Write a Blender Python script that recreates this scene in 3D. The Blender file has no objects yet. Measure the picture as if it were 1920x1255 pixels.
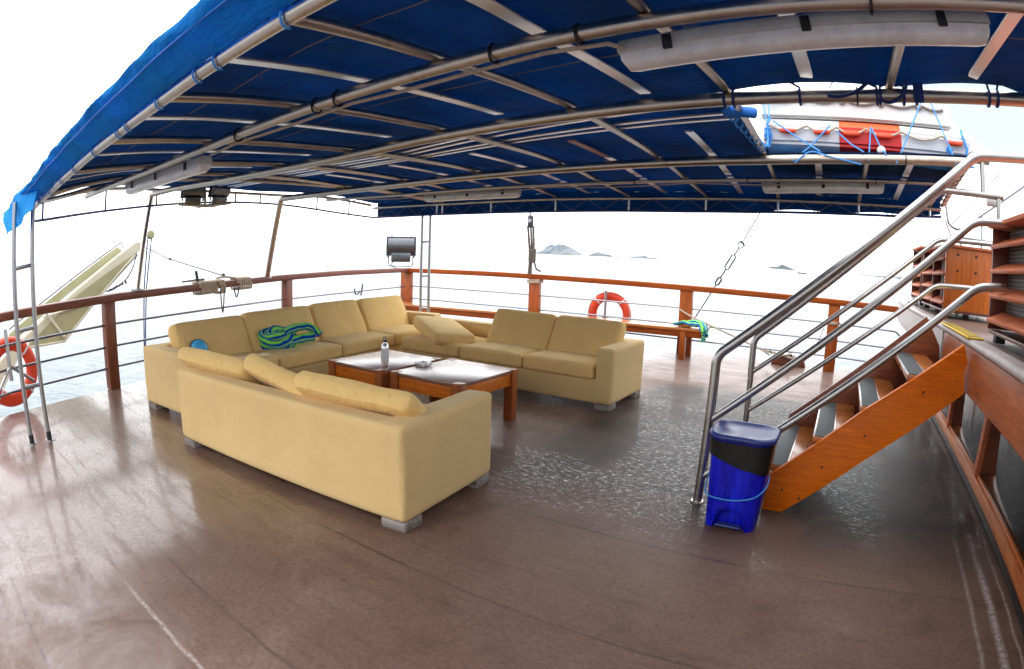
import bpy, bmesh, math, random
from mathutils import Vector, Matrix, noise
random.seed(7)
R = math.radians
scene = bpy.context.scene
scene.render.engine = 'CYCLES'

# ------------------------------------------------------------------ camera
cd = bpy.data.cameras.new('camera')
cam = bpy.data.objects.new('camera', cd)
scene.collection.objects.link(cam)
M3 = Matrix(((0.8390573812, -0.1035589912, 0.5340957277),
             (0.5431277113, 0.1025266063, -0.8333670165),
             (0.0315436251, 0.9893249367, 0.1422714636)))
cam.matrix_world = Matrix.Translation((0, 0, 1.45)) @ M3.to_4x4()
cd.sensor_fit = 'HORIZONTAL'
cd.sensor_width = 36.0
cd.lens = 17.0
cd.clip_start = 0.05
cd.clip_end = 60000
cd.type = 'PANO'
try:
    cd.panorama_type = 'FISHEYE_EQUISOLID'; cd.fisheye_lens = 20.4516; cd.fisheye_fov = math.pi
except Exception:
    cd.cycles.panorama_type = 'FISHEYE_EQUISOLID'; cd.cycles.fisheye_lens = 20.4516; cd.cycles.fisheye_fov = math.pi
scene.camera = cam

# ------------------------------------------------------------------ sky, sun, exposure
SUN_EL, SUN_AZ = R(40), R(200)          # high on the port side, behind thin overcast
w = bpy.data.worlds.new('World'); scene.world = w; w.use_nodes = True
nt = w.node_tree; nt.nodes.clear()
N = nt.nodes.new; L = nt.links.new
sky = N('ShaderNodeTexSky'); sky.sky_type = 'NISHITA'; sky.sun_disc = False
sky.sun_elevation = SUN_EL; sky.sun_rotation = SUN_AZ; sky.dust_density = 4.0
tc = N('ShaderNodeTexCoord'); sep = N('ShaderNodeSeparateXYZ'); L(tc.outputs['Generated'], sep.inputs[0])
ramp = N('ShaderNodeValToRGB'); L(sep.outputs[2], ramp.inputs[0])          # overcast: brighter overhead than at the horizon
e = ramp.color_ramp.elements
e[0].position = 0.0; e[0].color = (2.3, 2.32, 2.35, 1)
e[1].position = 1.0; e[1].color = (3.1, 3.15, 3.25, 1)
k = e.new(0.45); k.color = (2.4, 2.42, 2.45, 1)
cn = N('ShaderNodeTexNoise'); cn.inputs['Scale'].default_value = 2.2; cn.inputs['Detail'].default_value = 6; L(tc.outputs['Generated'], cn.inputs['Vector'])
cr = N('ShaderNodeMapRange'); L(cn.outputs[0], cr.inputs[0])
for i_, x_ in zip((1, 2, 3, 4), (.35, .65, .95, 1.04)): cr.inputs[i_].default_value = x_
cm = N('ShaderNodeMix'); cm.data_type = 'RGBA'; cm.blend_type = 'MULTIPLY'; cm.inputs[0].default_value = 1
L(ramp.outputs[0], cm.inputs[6]); L(cr.outputs[0], cm.inputs[7])
gd = N('ShaderNodeVectorMath'); gd.operation = 'DOT_PRODUCT'; L(tc.outputs['Generated'], gd.inputs[0]); gd.inputs[1].default_value = (-.10, .995, 0)
gm = N('ShaderNodeMapRange'); L(gd.outputs['Value'], gm.inputs[0])
for i_, x_ in zip((1, 2, 3, 4), (-1, 1, .55, 1.22)): gm.inputs[i_].default_value = x_
gx = N('ShaderNodeMix'); gx.data_type = 'RGBA'; gx.blend_type = 'MULTIPLY'; gx.inputs[0].default_value = 1
L(cm.outputs[2], gx.inputs[6]); L(gm.outputs[0], gx.inputs[7])
# a thin place in the cloud, high over the bow on the starboard side, lets pale blue through
dp = N('ShaderNodeVectorMath'); dp.operation = 'DOT_PRODUCT'; L(tc.outputs['Generated'], dp.inputs[0]); dp.inputs[1].default_value = (.26, .89, .37)
hb = N('ShaderNodeMath'); hb.operation = 'MULTIPLY_ADD'; L(cn.outputs[0], hb.inputs[0]); hb.inputs[1].default_value = .05; L(dp.outputs['Value'], hb.inputs[2])
hm = N('ShaderNodeMapRange'); L(hb.outputs[0], hm.inputs[0])
for i_, x_ in zip((1, 2, 3, 4), (.985, 1.012, 0, 1)): hm.inputs[i_].default_value = x_
hx = N('ShaderNodeMix'); hx.data_type = 'RGBA'; L(hm.outputs[0], hx.inputs[0]); L(gx.outputs[2], hx.inputs[6]); hx.inputs[7].default_value = (.74, .95, .95, 1)
sb = N('ShaderNodeMix'); sb.data_type = 'RGBA'; sb.inputs[0].default_value = 0.010
L(hx.outputs[2], sb.inputs[6]); L(sky.outputs[0], sb.inputs[7])
bg = N('ShaderNodeBackground'); bg.inputs[1].default_value = 1.0; L(sb.outputs[2], bg.inputs[0])
wo = N('ShaderNodeOutputWorld'); L(bg.outputs[0], wo.inputs[0])

sl = bpy.data.lights.new('sun', 'SUN'); sl.energy = 0.5; sl.angle = R(24); sl.color = (1, .965, .91)
so = bpy.data.objects.new('sun', sl); scene.collection.objects.link(so)
sd = Vector((math.sin(SUN_AZ) * math.cos(SUN_EL), math.cos(SUN_AZ) * math.cos(SUN_EL), math.sin(SUN_EL)))
so.rotation_euler = sd.to_track_quat('Z', 'Y').to_euler(); so.location = sd * 60
vs = scene.view_settings
vs.view_transform = 'Standard'; vs.look = 'None'; vs.exposure = 0.25; vs.gamma = 1.0
scene.cycles.max_bounces = 10; scene.cycles.diffuse_bounces = 5; scene.cycles.glossy_bounces = 4
scene.cycles.transmission_bounces = 8; scene.cycles.transparent_max_bounces = 8
scene.cycles.use_denoising = True
scene.cycles.sample_clamp_indirect = 6

# ------------------------------------------------------------------ materials
def new_mat(name):
    m = bpy.data.materials.new(name); m.use_nodes = True
    n = m.node_tree; b = n.nodes['Principled BSDF']
    return m, n, b
def col4(c): return (c[0], c[1], c[2], 1)
def noise_tex(n, scale, detail=5, rough=.6, vec=None, dist=0):
    t = n.nodes.new('ShaderNodeTexNoise'); t.inputs['Scale'].default_value = scale
    t.inputs['Detail'].default_value = detail; t.inputs['Roughness'].default_value = rough
    t.inputs['Distortion'].default_value = dist
    if vec is not None: n.links.new(vec, t.inputs['Vector'])
    return t
def objcoord(n, scale=(1, 1, 1), rot=(0, 0, 0)):
    t = n.nodes.new('ShaderNodeTexCoord'); mp = n.nodes.new('ShaderNodeMapping')
    mp.inputs['Scale'].default_value = scale; mp.inputs['Rotation'].default_value = rot
    n.links.new(t.outputs['Object'], mp.inputs[0]); return mp.outputs[0]
def rampn(n, fac, stops):
    r = n.nodes.new('ShaderNodeValToRGB'); n.links.new(fac, r.inputs[0])
    el = r.color_ramp.elements
    el[0].position, el[0].color = stops[0][0], col4(stops[0][1])
    el[1].position, el[1].color = stops[-1][0], col4(stops[-1][1])
    for p, c in stops[1:-1]:
        q = el.new(p); q.color = col4(c)
    return r.outputs[0]
def mapr(n, v, a, b, c, d):
    m = n.nodes.new('ShaderNodeMapRange'); n.links.new(v, m.inputs[0])
    for i, x in zip((1, 2, 3, 4), (a, b, c, d)): m.inputs[i].default_value = x
    return m.outputs[0]
def mixc(n, fac, a, b, mode='MIX'):
    m = n.nodes.new('ShaderNodeMix'); m.data_type = 'RGBA'; m.blend_type = mode
    if hasattr(fac, 'is_linked') or hasattr(fac, 'links'): n.links.new(fac, m.inputs[0])
    else: m.inputs[0].default_value = fac
    for i, x in ((6, a), (7, b)):
        if isinstance(x, tuple): m.inputs[i].default_value = col4(x)
        else: n.links.new(x, m.inputs[i])
    return m.outputs[2]
def math_n(n, op, a, b=None):
    m = n.nodes.new('ShaderNodeMath'); m.operation = op
    for i, x in enumerate((a, b)):
        if x is None: continue
        if isinstance(x, (int, float)): m.inputs[i].default_value = x
        else: n.links.new(x, m.inputs[i])
    return m.outputs[0]
def bump(n, b, h, strength, dist, prev=None):
    u = n.nodes.new('ShaderNodeBump'); u.inputs['Strength'].default_value = strength
    u.inputs['Distance'].default_value = dist; n.links.new(h, u.inputs['Height'])
    if prev is not None: n.links.new(prev, u.inputs['Normal'])
    n.links.new(u.outputs[0], b.inputs['Normal']); return u.outputs[0]

def simple(name, c, rough=.5, metal=0, var=.15, scale=8, bs=0, bscale=60, spec=.5, coat=0):
    m, n, b = new_mat(name); v = objcoord(n)
    t = noise_tex(n, scale, 6, .65, v)
    d = tuple(x * (1 - var) for x in c); l = tuple(min(1, x * (1 + var)) for x in c)
    n.links.new(rampn(n, t.outputs[0], [(.3, d), (.7, l)]), b.inputs['Base Color'])
    n.links.new(mapr(n, t.outputs[0], .3, .7, max(.03, rough - .08), min(1, rough + .1)), b.inputs['Roughness'])
    b.inputs['Metallic'].default_value = metal; b.inputs['Specular IOR Level'].default_value = spec
    if coat: b.inputs['Coat Weight'].default_value = coat; b.inputs['Coat Roughness'].default_value = .12
    if bs:
        t2 = noise_tex(n, bscale, 4, .6, v); bump(n, b, t2.outputs[0], bs, .004)
    return m

def wood(name, dark, light, rough=.28, axis='x', coat=.35, worn=None, spec=.28):
    m, n, b = new_mat(name)
    sc = {'x': (.7, 9, 9), 'y': (9, .7, 9), 'z': (9, 9, .7)}[axis]
    v = objcoord(n, sc)
    t = noise_tex(n, 3.2, 8, .62, v, .8)
    t2 = noise_tex(n, 14, 4, .6, v, .2)
    v3 = objcoord(n); t3 = noise_tex(n, 2.6, 4, .6, v3)
    mid = tuple((a + c) / 2 for a, c in zip(dark, light))
    c1 = rampn(n, t.outputs[0], [(.28, dark), (.5, mid), (.72, light)])
    c2 = rampn(n, t2.outputs[0], [(.35, (.62, .55, .5)), (.6, (1, 1, 1))])
    c = mixc(n, .55, c1, c2, 'MULTIPLY')
    c4 = rampn(n, t3.outputs[0], [(.3, (.72, .66, .62)), (.65, (1.0, 1.0, 1.0))])
    c = mixc(n, .6, c, c4, 'MULTIPLY')
    if worn:
        t5 = noise_tex(n, 5, 7, .7, v3); c = mixc(n, mapr(n, t5.outputs[0], .58, .72, 0, .8), c, worn)
    n.links.new(c, b.inputs['Base Color'])
    n.links.new(mapr(n, t3.outputs[0], .3, .7, rough - .08, rough + .16), b.inputs['Roughness'])
    b.inputs['Coat Weight'].default_value = coat; b.inputs['Coat Roughness'].default_value = .18; b.inputs['Specular IOR Level'].default_value = spec
    bump(n, b, t2.outputs[0], .12, .002)
    return m

def fabric(name, c, wr=.14):
    m, n, b = new_mat(name); v = objcoord(n)
    t = noise_tex(n, 2.4, 6, .65, v, .3)
    d = tuple(x * .93 for x in c); l = tuple(min(1, x * 1.04) for x in c)
    base = rampn(n, t.outputs[0], [(.3, d), (.62, l)])
    t4 = noise_tex(n, 6, 7, .75, v)                                       # faint soiling
    base = mixc(n, mapr(n, t4.outputs[0], .62, .82, 0, .12), base, tuple(x * .6 for x in c))
    n.links.new(base, b.inputs['Base Color'])
    b.inputs['Roughness'].default_value = .92; b.inputs['Specular IOR Level'].default_value = .12
    b.inputs['Sheen Weight'].default_value = .12; b.inputs['Sheen Roughness'].default_value = .5
    t2 = noise_tex(n, 420, 2, .5, v); n1 = bump(n, b, t2.outputs[0], .25, .0012)
    t3 = noise_tex(n, 7, 4, .55, objcoord(n, (1, 1.7, 1)), 1.2); n2 = bump(n, b, t3.outputs[0], wr, .02, n1)
    t5 = noise_tex(n, 5, 3, .5, objcoord(n, (2.0, .8, .9)), 1.8); bump(n, b, mapr(n, t5.outputs[0], .50, .66, 0, 1), wr * .7, .012, n2)
    return m

def steel(name, c, rough, var=.2, rust=None):
    m, n, b = new_mat(name); v = objcoord(n)
    t = noise_tex(n, 6, 6, .7, v)
    base = rampn(n, t.outputs[0], [(.3, tuple(x * (1 - var) for x in c)), (.7, c)])
    if rust:
        t2 = noise_tex(n, 9, 8, .75, v); base = mixc(n, mapr(n, t2.outputs[0], .55, .75, 0, .75), base, rust)
    n.links.new(base, b.inputs['Base Color']); b.inputs['Metallic'].default_value = 1
    n.links.new(mapr(n, t.outputs[0], .3, .7, rough - .06, rough + .12), b.inputs['Roughness'])
    return m

MT = {}
MT['steel'] = steel('polished_steel', (.52, .51, .50), .3)
MT['pipe'] = steel('weathered_pipe', (.62, .55, .48), .34, .25, (.30, .19, .12))
MT['rod'] = steel('rail_rod', (.30, .31, .35), .35)
MT['gunmetal'] = steel('gunmetal', (.17, .18, .20), .3)
MT['dark_steel'] = simple('dark_metal', (.05, .055, .065), .45, .3)
MT['chrome_grey'] = steel('grey_steel', (.42, .43, .45), .3)
MT['whitebar'] = steel('aluminium_bar', (.84, .83, .83), .34, .06)
MT['pinkbar'] = simple('weathered_pink_bar', (.50, .30, .24), .55, 0, .3, 14)
MT['blue_paint'] = simple('blue_painted_steel', (.02, .06, .22), .4)
MT['fabric'] = fabric('tan_upholstery', (.665, .475, .222))
MT['fabric2'] = fabric('tan_cushion_cloth', (.75, .515, .205), .5)
MT['wood_rail'] = wood('varnished_rail_wood', (.22, .045, .008), (.46, .105, .015), .58, 'x', 0, None, .15)
MT['wood_stern'] = wood('dark_rail_wood', (.12, .036, .022), (.28, .09, .055), .4, 'y', .15)
MT['wood_post'] = wood('varnished_post_wood', (.28, .058, .008), (.52, .13, .018), .34, 'z', .12)
MT['wood_post_stern'] = wood('brown_post_wood', (.14, .040, .022), (.32, .10, .05), .38, 'z', .2)
MT['wood_bench'] = wood('bench_wood', (.40, .11, .02), (.70, .25, .06), .22, 'x', .6)
MT['wood_table'] = wood('table_frame_wood', (.55, .13, .010), (.85, .25, .025), .3, 'x', .2)
MT['wood_leg'] = wood('table_leg_wood', (.22, .055, .012), (.48, .13, .025), .32, 'z', .3)
MT['wood_top'] = wood('glossy_table_top', (.14, .05, .036), (.26, .10, .075), .24, 'x', 1.0)
def table_top_mat():
    m, n, b = new_mat('glossy_table_top')
    t = noise_tex(n, 3.0, 7, .6, objcoord(n, (.6, 8, 8)), .6); t2 = noise_tex(n, 4, 5, .6, objcoord(n))
    c = rampn(n, t.outputs[0], [(.3, (.13, .045, .035)), (.7, (.30, .12, .09))])
    n.links.new(c, b.inputs['Base Color']); b.inputs['Specular IOR Level'].default_value = .9
    n.links.new(mapr(n, t2.outputs[0], .3, .7, .22, .34), b.inputs['Roughness'])
    b.inputs['Coat Weight'].default_value = 1.0; b.inputs['Coat Roughness'].default_value = .33; b.inputs['Coat IOR'].default_value = 2.0
    bump(n, b, t.outputs[0], .05, .001)
    return m
MT['wood_top'] = table_top_mat()
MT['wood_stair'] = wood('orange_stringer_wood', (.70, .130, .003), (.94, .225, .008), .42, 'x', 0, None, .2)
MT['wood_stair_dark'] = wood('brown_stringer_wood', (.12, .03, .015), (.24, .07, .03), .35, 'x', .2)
MT['wood_louvre'] = wood('louvre_wood', (.46, .11, .045), (.70, .22, .10), .45, 'y', 0)
MT['wood_louvre_dark'] = wood('louvre_frame_wood', (.09, .022, .016), (.20, .058, .038), .4, 'z', .2)
MT['wood_panel'] = wood('drilled_panel_wood', (.40, .09, .010), (.68, .18, .025), .32, 'z', .3)
MT['wood_sill'] = wood('window_frame_wood', (.42, .10, .02), (.74, .24, .06), .3, 'y', .4)
MT['wood_fascia'] = wood('fascia_wood', (.30, .07, .02), (.58, .16, .04), .40, 'y', .08)
MT['foot'] = wood('weathered_foot', (.09, .08, .075), (.44, .41, .39), .7, 'x', 0)
MT['grey_plat'] = simple('worn_grey_trim', (.46, .40, .39), .42, 0, .25, 7, .2, 40)
MT['white'] = simple('white_paint', (.78, .78, .78), .35, 0, .05)
MT['greywhite'] = simple('float_grey', (.60, .61, .66), .45, 0, .1)
MT['float_red'] = simple('float_red', (.62, .012, .012), .4, 0, .1)
MT['float_orange'] = simple('float_orange', (.75, .12, .03), .4, 0, .1)
MT['ring'] = simple('lifering_orange', (.80, .065, .02), .38, 0, .12, 6)
MT['cream'] = simple('cream_paint', (.36, .35, .20), .5, 0, .12, 4)
MT['cream_light'] = simple('pale_cream_paint', (.60, .57, .45), .45, 0, .06, 4)
MT['rope'] = simple('natural_rope', (.50, .42, .33), .9, 0, .25, 60, .5, 200)
MT['rope_dark'] = simple('dark_rope', (.12, .10, .09), .9, 0, .25, 40)
MT['cord_blue'] = simple('blue_cord', (.05, .28, .72), .7, 0, .1)
MT['cord_navy'] = simple('navy_cord', (.01, .04, .20), .7, 0, .1)
MT['cord_grey'] = simple('grey_cord', (.20, .17, .15), .7, 0, .1)
MT['tarp_blue'] = simple('blue_tarpaulin', (.01, .16, .62), .6, 0, .2, 9, .4, 20)
MT['bin'] = simple('blue_plastic', (.001, .005, .56), .22, 0, .12, 3, .1, 9, .3)
def bin_mat():
    m, n, b = new_mat('streaked_blue_plastic')
    t = noise_tex(n, 3, 6, .65, objcoord(n, (9, 9, 1.1)), .4); g = noise_tex(n, 60, 4, .7, objcoord(n))
    c = rampn(n, t.outputs[0], [(.32, (.001, .003, .30)), (.55, (.001, .005, .52)), (.72, (.004, .018, .80))])
    c = mixc(n, mapr(n, g.outputs[0], .60, .74, 0, .25), c, (.05, .07, .30))
    n.links.new(c, b.inputs['Base Color']); n.links.new(mapr(n, t.outputs[0], .3, .7, .18, .42), b.inputs['Roughness'])
    return m
MT['bin'] = bin_mat()
MT['lid'] = simple('navy_plastic', (.015, .035, .19), .3, 0, .2, 5)
MT['liner'] = simple('black_bag_plastic', (.012, .012, .013), .28, 0, .3, 8, .9, 14)
MT['black'] = simple('black_rubber', (.015, .015, .018), .5)
MT['pad'] = simple('nonslip_pad', (.07, .08, .085), .6, 0, .3, 20, .5, 90)
MT['yellow'] = simple('yellow_plastic', (.85, .55, .02), .45)
MT['alu'] = steel('brushed_bottle', (.82, .83, .86), .28, .08)
MT['bottle_white'] = simple('bottle_print', (.62, .66, .72), .4)
MT['sky_blue'] = simple('light_blue_rubber', (.06, .40, .72), .4, 0, .25, 20)
def rock_mat(name, veg, stone, sc):
    m, n, b = new_mat(name); v = objcoord(n)
    t = noise_tex(n, sc, 8, .7, v, .6); n.links.new(rampn(n, t.outputs[0], [(.42, veg), (.5, tuple((a + c) / 2 for a, c in zip(veg, stone))), (.56, stone)]), b.inputs['Base Color'])
    b.inputs['Roughness'].default_value = 1; b.inputs['Specular IOR Level'].default_value = .05
    return m
MT['rock'] = rock_mat('pale_rock', (.025, .065, .085), (.20, .22, .24), .035)
MT['rock_dark'] = rock_mat('dark_rock', (.02, .045, .05), (.10, .12, .125), .05)

# trimming of the two-tone deck
def deck_material():
    m, n, b = new_mat('painted_deck')
    v = objcoord(n)
    big = noise_tex(n, .55, 5, .6, v, .4)
    mid = noise_tex(n, 2.6, 7, .68, v, .5)
    st = noise_tex(n, 2.2, 7, .66, objcoord(n, (.8, 5.5, 1), (0, 0, R(-8))), .3)
    fine = noise_tex(n, 95, 4, .7, v)
    grit = noise_tex(n, 38, 5, .7, v)
    f = math_n(n, 'ADD', math_n(n, 'MULTIPLY', big.outputs[0], .5), math_n(n, 'MULTIPLY', mid.outputs[0], .5))
    c = rampn(n, f, [(.36, (.100, .052, .036)), (.47, (.165, .096, .069)), (.55, (.185, .112, .082)), (.66, (.25, .165, .130))])
    c = mixc(n, mapr(n, grit.outputs[0], .40, .66, .0, .5), c, (.075, .043, .034))
    c = mixc(n, mapr(n, fine.outputs[0], .5, .72, 0, .42), c, (.27, .195, .17))
    c = mixc(n, .38, c, rampn(n, st.outputs[0], [(.34, (.62, .58, .56)), (.5, (1, 1, 1)), (.64, (1.0, .97, .95))]), 'MULTIPLY')
    # dust spots
    dt = noise_tex(n, 24, 2, .5, v); c = mixc(n, mapr(n, dt.outputs[0], .75, .80, 0, .5), c, (.45, .42, .4))
    # joints of the deck sheets run fore and aft (object x), every 0.86 m
    sx = n.nodes.new('ShaderNodeSeparateXYZ'); n.links.new(v, sx.inputs[0])
    wob = math_n(n, 'MULTIPLY', math_n(n, 'SUBTRACT', mid.outputs[0], .5), .05)
    yj = math_n(n, 'ADD', sx.outputs[1], wob)
    md = math_n(n, 'PINGPONG', math_n(n, 'ADD', yj, 10 * .43 - .01), .43)
    joint = mapr(n, md, 0, .014, 1, 0)
    gap = math_n(n, 'MULTIPLY', joint, mapr(n, st.outputs[0], .4, .6, .15, 1))
    c = mixc(n, math_n(n, 'MULTIPLY', gap, .85), c, (.05, .032, .028))
    # worn pale lines beside the cabin and along one seam
    def line(coord, pos, wd, lo=None, hi=None, ax=None, amt=.8):
        d = math_n(n, 'ABSOLUTE', math_n(n, 'SUBTRACT', math_n(n, 'ADD', coord, wob), pos))
        a = math_n(n, 'MULTIPLY', mapr(n, d, 0, wd, 1, 0), mapr(n, grit.outputs[0], .36, .56, .1, 1))
        if lo is not None:
            a = math_n(n, 'MULTIPLY', a, math_n(n, 'MULTIPLY', mapr(n, ax, lo - .2, lo, 0, 1), mapr(n, ax, hi, hi + .2, 1, 0)))
        return math_n(n, 'MULTIPLY', a, amt)
    for a in (line(sx.outputs[0], 1.11, .034, amt=1.0), line(sx.outputs[0], .99, .02, amt=.55), line(sx.outputs[0], 1.215, .014, amt=.75),
              line(sx.outputs[1], .585, .016, -2.25, -1.55, sx.outputs[0], .75), line(sx.outputs[1], 3.3, .012, -2.2, -1.5, sx.outputs[0], .4)):
        c = mixc(n, a, c, (.52, .47, .45))
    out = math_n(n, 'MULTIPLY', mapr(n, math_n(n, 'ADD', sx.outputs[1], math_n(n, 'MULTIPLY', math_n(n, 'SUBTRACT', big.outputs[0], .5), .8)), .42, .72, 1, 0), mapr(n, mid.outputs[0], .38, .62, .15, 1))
    c = mixc(n, math_n(n, 'MULTIPLY', out, mapr(n, grit.outputs[0], .3, .65, .25, .62)), c, (.38, .335, .335))  # deck outside the canopy mottled paler: open-sky brightness painted into the colour
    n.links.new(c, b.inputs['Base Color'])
    # spray-wet zones: beyond the sofa's front line and out towards the stern; the middle of the deck has dried
    wobb = math_n(n, 'MULTIPLY', math_n(n, 'SUBTRACT', math_n(n, 'ADD', math_n(n, 'MULTIPLY', big.outputs[0], .6), math_n(n, 'MULTIPLY', mid.outputs[0], .4)), .5), 3.2)
    zy = mapr(n, math_n(n, 'ADD', sx.outputs[1], wobb), 2.2, 3.3, 0, 1)
    zx = mapr(n, math_n(n, 'ADD', math_n(n, 'MULTIPLY', sx.outputs[0], -1), wobb), 2.1, 2.9, 0, 1)
    zone = math_n(n, 'MAXIMUM', zy, zx)
    wet = math_n(n, 'MULTIPLY', zone, mapr(n, st.outputs[0], .36, .58, .35, 1))
    # soaked dark patch in the middle of the open floor
    dk = math_n(n, 'MULTIPLY', mapr(n, math_n(n, 'ADD', sx.outputs[0], math_n(n, 'MULTIPLY', wobb, .25)), -2.15, -1.9, 0, 1), mapr(n, math_n(n, 'ADD', sx.outputs[1], math_n(n, 'MULTIPLY', wobb, .25)), 6.3, 6.6, 1, 0))
    dk = math_n(n, 'MULTIPLY', dk, mapr(n, math_n(n, 'ADD', sx.outputs[1], math_n(n, 'MULTIPLY', wobb, .4)), 2.7, 3.4, 0, 1))
    soak = math_n(n, 'MULTIPLY', dk, mapr(n, mid.outputs[0], .30, .52, .45, .95))
    c = mixc(n, soak, c, (.024, .017, .015))
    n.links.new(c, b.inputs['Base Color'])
    b.inputs['Coat IOR'].default_value = 1.7
    rg = mapr(n, zx, 0, 1, .52, .26); n.links.new(rg, b.inputs['Roughness'])
    n.links.new(mapr(n, grit.outputs[0], .3, .7, .07, .18), b.inputs['Coat Roughness'])
    speck = noise_tex(n, 55, 5, .75, objcoord(n, (.4, 1, 1))); far = mapr(n, sx.outputs[1], 5.8, 7.4, .03, .42)
    cw = math_n(n, 'MAXIMUM', math_n(n, 'MULTIPLY', math_n(n, 'MULTIPLY', zx, mapr(n, grit.outputs[0], .36, .56, .40, .95)), mapr(n, st.outputs[0], .34, .5, .40, .95)),
                math_n(n, 'MULTIPLY', wet, math_n(n, 'MAXIMUM', far, mapr(n, speck.outputs[0], .52, .62, .015, .95)))); n.links.new(cw, b.inputs['Coat Weight'])
    b.inputs['Specular IOR Level'].default_value = .24
    n1 = bump(n, b, math_n(n, 'SUBTRACT', math_n(n, 'MULTIPLY', st.outputs[0], .8), math_n(n, 'MULTIPLY', gap, .5)), .25, .0016)
    n2 = bump(n, b, grit.outputs[0], .25, .0013, n1)
    bump(n, b, fine.outputs[0], .9, .0026, n2)
    return m
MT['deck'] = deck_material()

def sea_material():
    m, n, b = new_mat('sea_surface')
    v = objcoord(n)
    a = noise_tex(n, .35, 6, .62, objcoord(n, (1, 1.8, 1)), .6)
    c = noise_tex(n, 2.2, 5, .6, v, .4)
    n.links.new(rampn(n, a.outputs[0], [(.32, (.025, .055, .08)), (.5, (.06, .10, .125)), (.68, (.15, .19, .21))]), b.inputs['Base Color'])
    b.inputs['Roughness'].default_value = .22; b.inputs['IOR'].default_value = 1.34; b.inputs['Specular IOR Level'].default_value = .9
    n1 = bump(n, b, a.outputs[0], .5, .6)
    bump(n, b, c.outputs[0], .45, .10, n1)
    return m
MT['sea'] = sea_material()

def canvas_material(name, c, tr, mixv):
    m, n, b = new_mat(name); v = objcoord(n)
    t = noise_tex(n, 1.3, 5, .6, v); f = noise_tex(n, 260, 2, .5, v)
    wr = noise_tex(n, 4.5, 5, .6, objcoord(n, (1, 2.2, 1)), .8)
    n.links.new(rampn(n, t.outputs[0], [(.3, tuple(x * .82 for x in c)), (.7, c)]), b.inputs['Base Color'])
    b.inputs['Roughness'].default_value = .75; b.inputs['Specular IOR Level'].default_value = .25
    n1 = bump(n, b, wr.outputs[0], .8, .05); bump(n, b, f.outputs[0], .2, .001, n1)
    tl = n.nodes.new('ShaderNodeBsdfTranslucent'); tl.inputs[0].default_value = col4(tr)
    st_ = noise_tex(n, 2.4, 5, .65, objcoord(n, (1, .6, 1))); n.links.new(rampn(n, st_.outputs[0], [(.34, tuple(x * .62 for x in tr)), (.66, tuple(min(1, x * 1.25) for x in tr))]), tl.inputs[0])
    mx = n.nodes.new('ShaderNodeMixShader'); mx.inputs[0].default_value = mixv
    out = n.nodes['Material Output']
    n.links.new(b.outputs[0], mx.inputs[1]); n.links.new(tl.outputs[0], mx.inputs[2]); n.links.new(mx.outputs[0], out.inputs[0])
    return m
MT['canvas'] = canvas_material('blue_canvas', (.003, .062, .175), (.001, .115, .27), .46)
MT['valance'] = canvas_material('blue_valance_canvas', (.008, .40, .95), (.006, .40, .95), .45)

def glass_dark():
    m, n, b = new_mat('dark_window_glass')
    b.inputs['Base Color'].default_value = (.006, .007, .008, 1); b.inputs['Roughness'].default_value = .04
    b.inputs['Specular IOR Level'].default_value = .7
    v = objcoord(n); t = noise_tex(n, 1.2, 2, .5, v); bump(n, b, t.outputs[0], .05, .02)
    return m
MT['glass'] = glass_dark()
def diffuser():
    m, n, b = new_mat('lamp_cover_plastic'); v = objcoord(n)
    t = noise_tex(n, 8, 6, .7, v)
    n.links.new(rampn(n, t.outputs[0], [(.3, (.66, .65, .63)), (.6, (.90, .89, .87))]), b.inputs['Base Color'])
    b.inputs['Roughness'].default_value = .25; b.inputs['Subsurface Weight'].default_value = 0
    b.inputs['Coat Weight'].default_value = .3
    return m
MT['diffuser'] = diffuser()
MT['lamp_body'] = simple('lamp_housing_grey', (.60, .59, .57), .45, 0, .15, 10)
def mesh_mat():
    m, n, b = new_mat('vent_mesh'); v = objcoord(n, (1, 1, 1))
    br = n.nodes.new('ShaderNodeTexBrick'); n.links.new(v, br.inputs[0]) if False else None
    sx = n.nodes.new('ShaderNodeSeparateXYZ'); n.links.new(v, sx.inputs[0])
    a = mapr(n, math_n(n, 'PINGPONG', sx.outputs[1], .011), 0, .004, 1, 0)
    c = mapr(n, math_n(n, 'PINGPONG', sx.outputs[2], .011), 0, .004, 1, 0)
    f = math_n(n, 'MAXIMUM', a, c)
    n.links.new(mixc(n, f, (.03, .032, .03), (.42, .42, .40)), b.inputs['Base Color']); b.inputs['Roughness'].default_value = .55
    return m
MT['mesh'] = mesh_mat()
def towel_mat(name, ax):
    m, n, b = new_mat(name)
    t = n.nodes.new('ShaderNodeTexCoord'); sx = n.nodes.new('ShaderNodeSeparateXYZ'); n.links.new(t.outputs['UV'], sx.inputs[0])
    p = math_n(n, 'FRACT', math_n(n, 'MULTIPLY', sx.outputs[ax], 3.0))
    r = n.nodes.new('ShaderNodeValToRGB'); n.links.new(p, r.inputs[0]); r.color_ramp.interpolation = 'CONSTANT'
    el = r.color_ramp.elements
    el[0].position = 0; el[0].color = (.004, .07, .40, 1); el[1].position = .3; el[1].color = (.18, .66, .07, 1)
    for q, c in ((.5, (.45, .78, .22, 1)), (.58, (.05, .40, .10, 1)), (.72, (.01, .16, .55, 1)), (.86, (.30, .65, .15, 1))):
        x = el.new(q); x.color = c
    n.links.new(r.outputs[0], b.inputs['Base Color']); b.inputs['Roughness'].default_value = .95; b.inputs['Specular IOR Level'].default_value = .1
    f = noise_tex(n, 220, 2, .5, objcoord(n)); bump(n, b, f.outputs[0], .5, .004)
    return m
MT['towel'] = towel_mat('striped_terry', 1)

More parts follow.
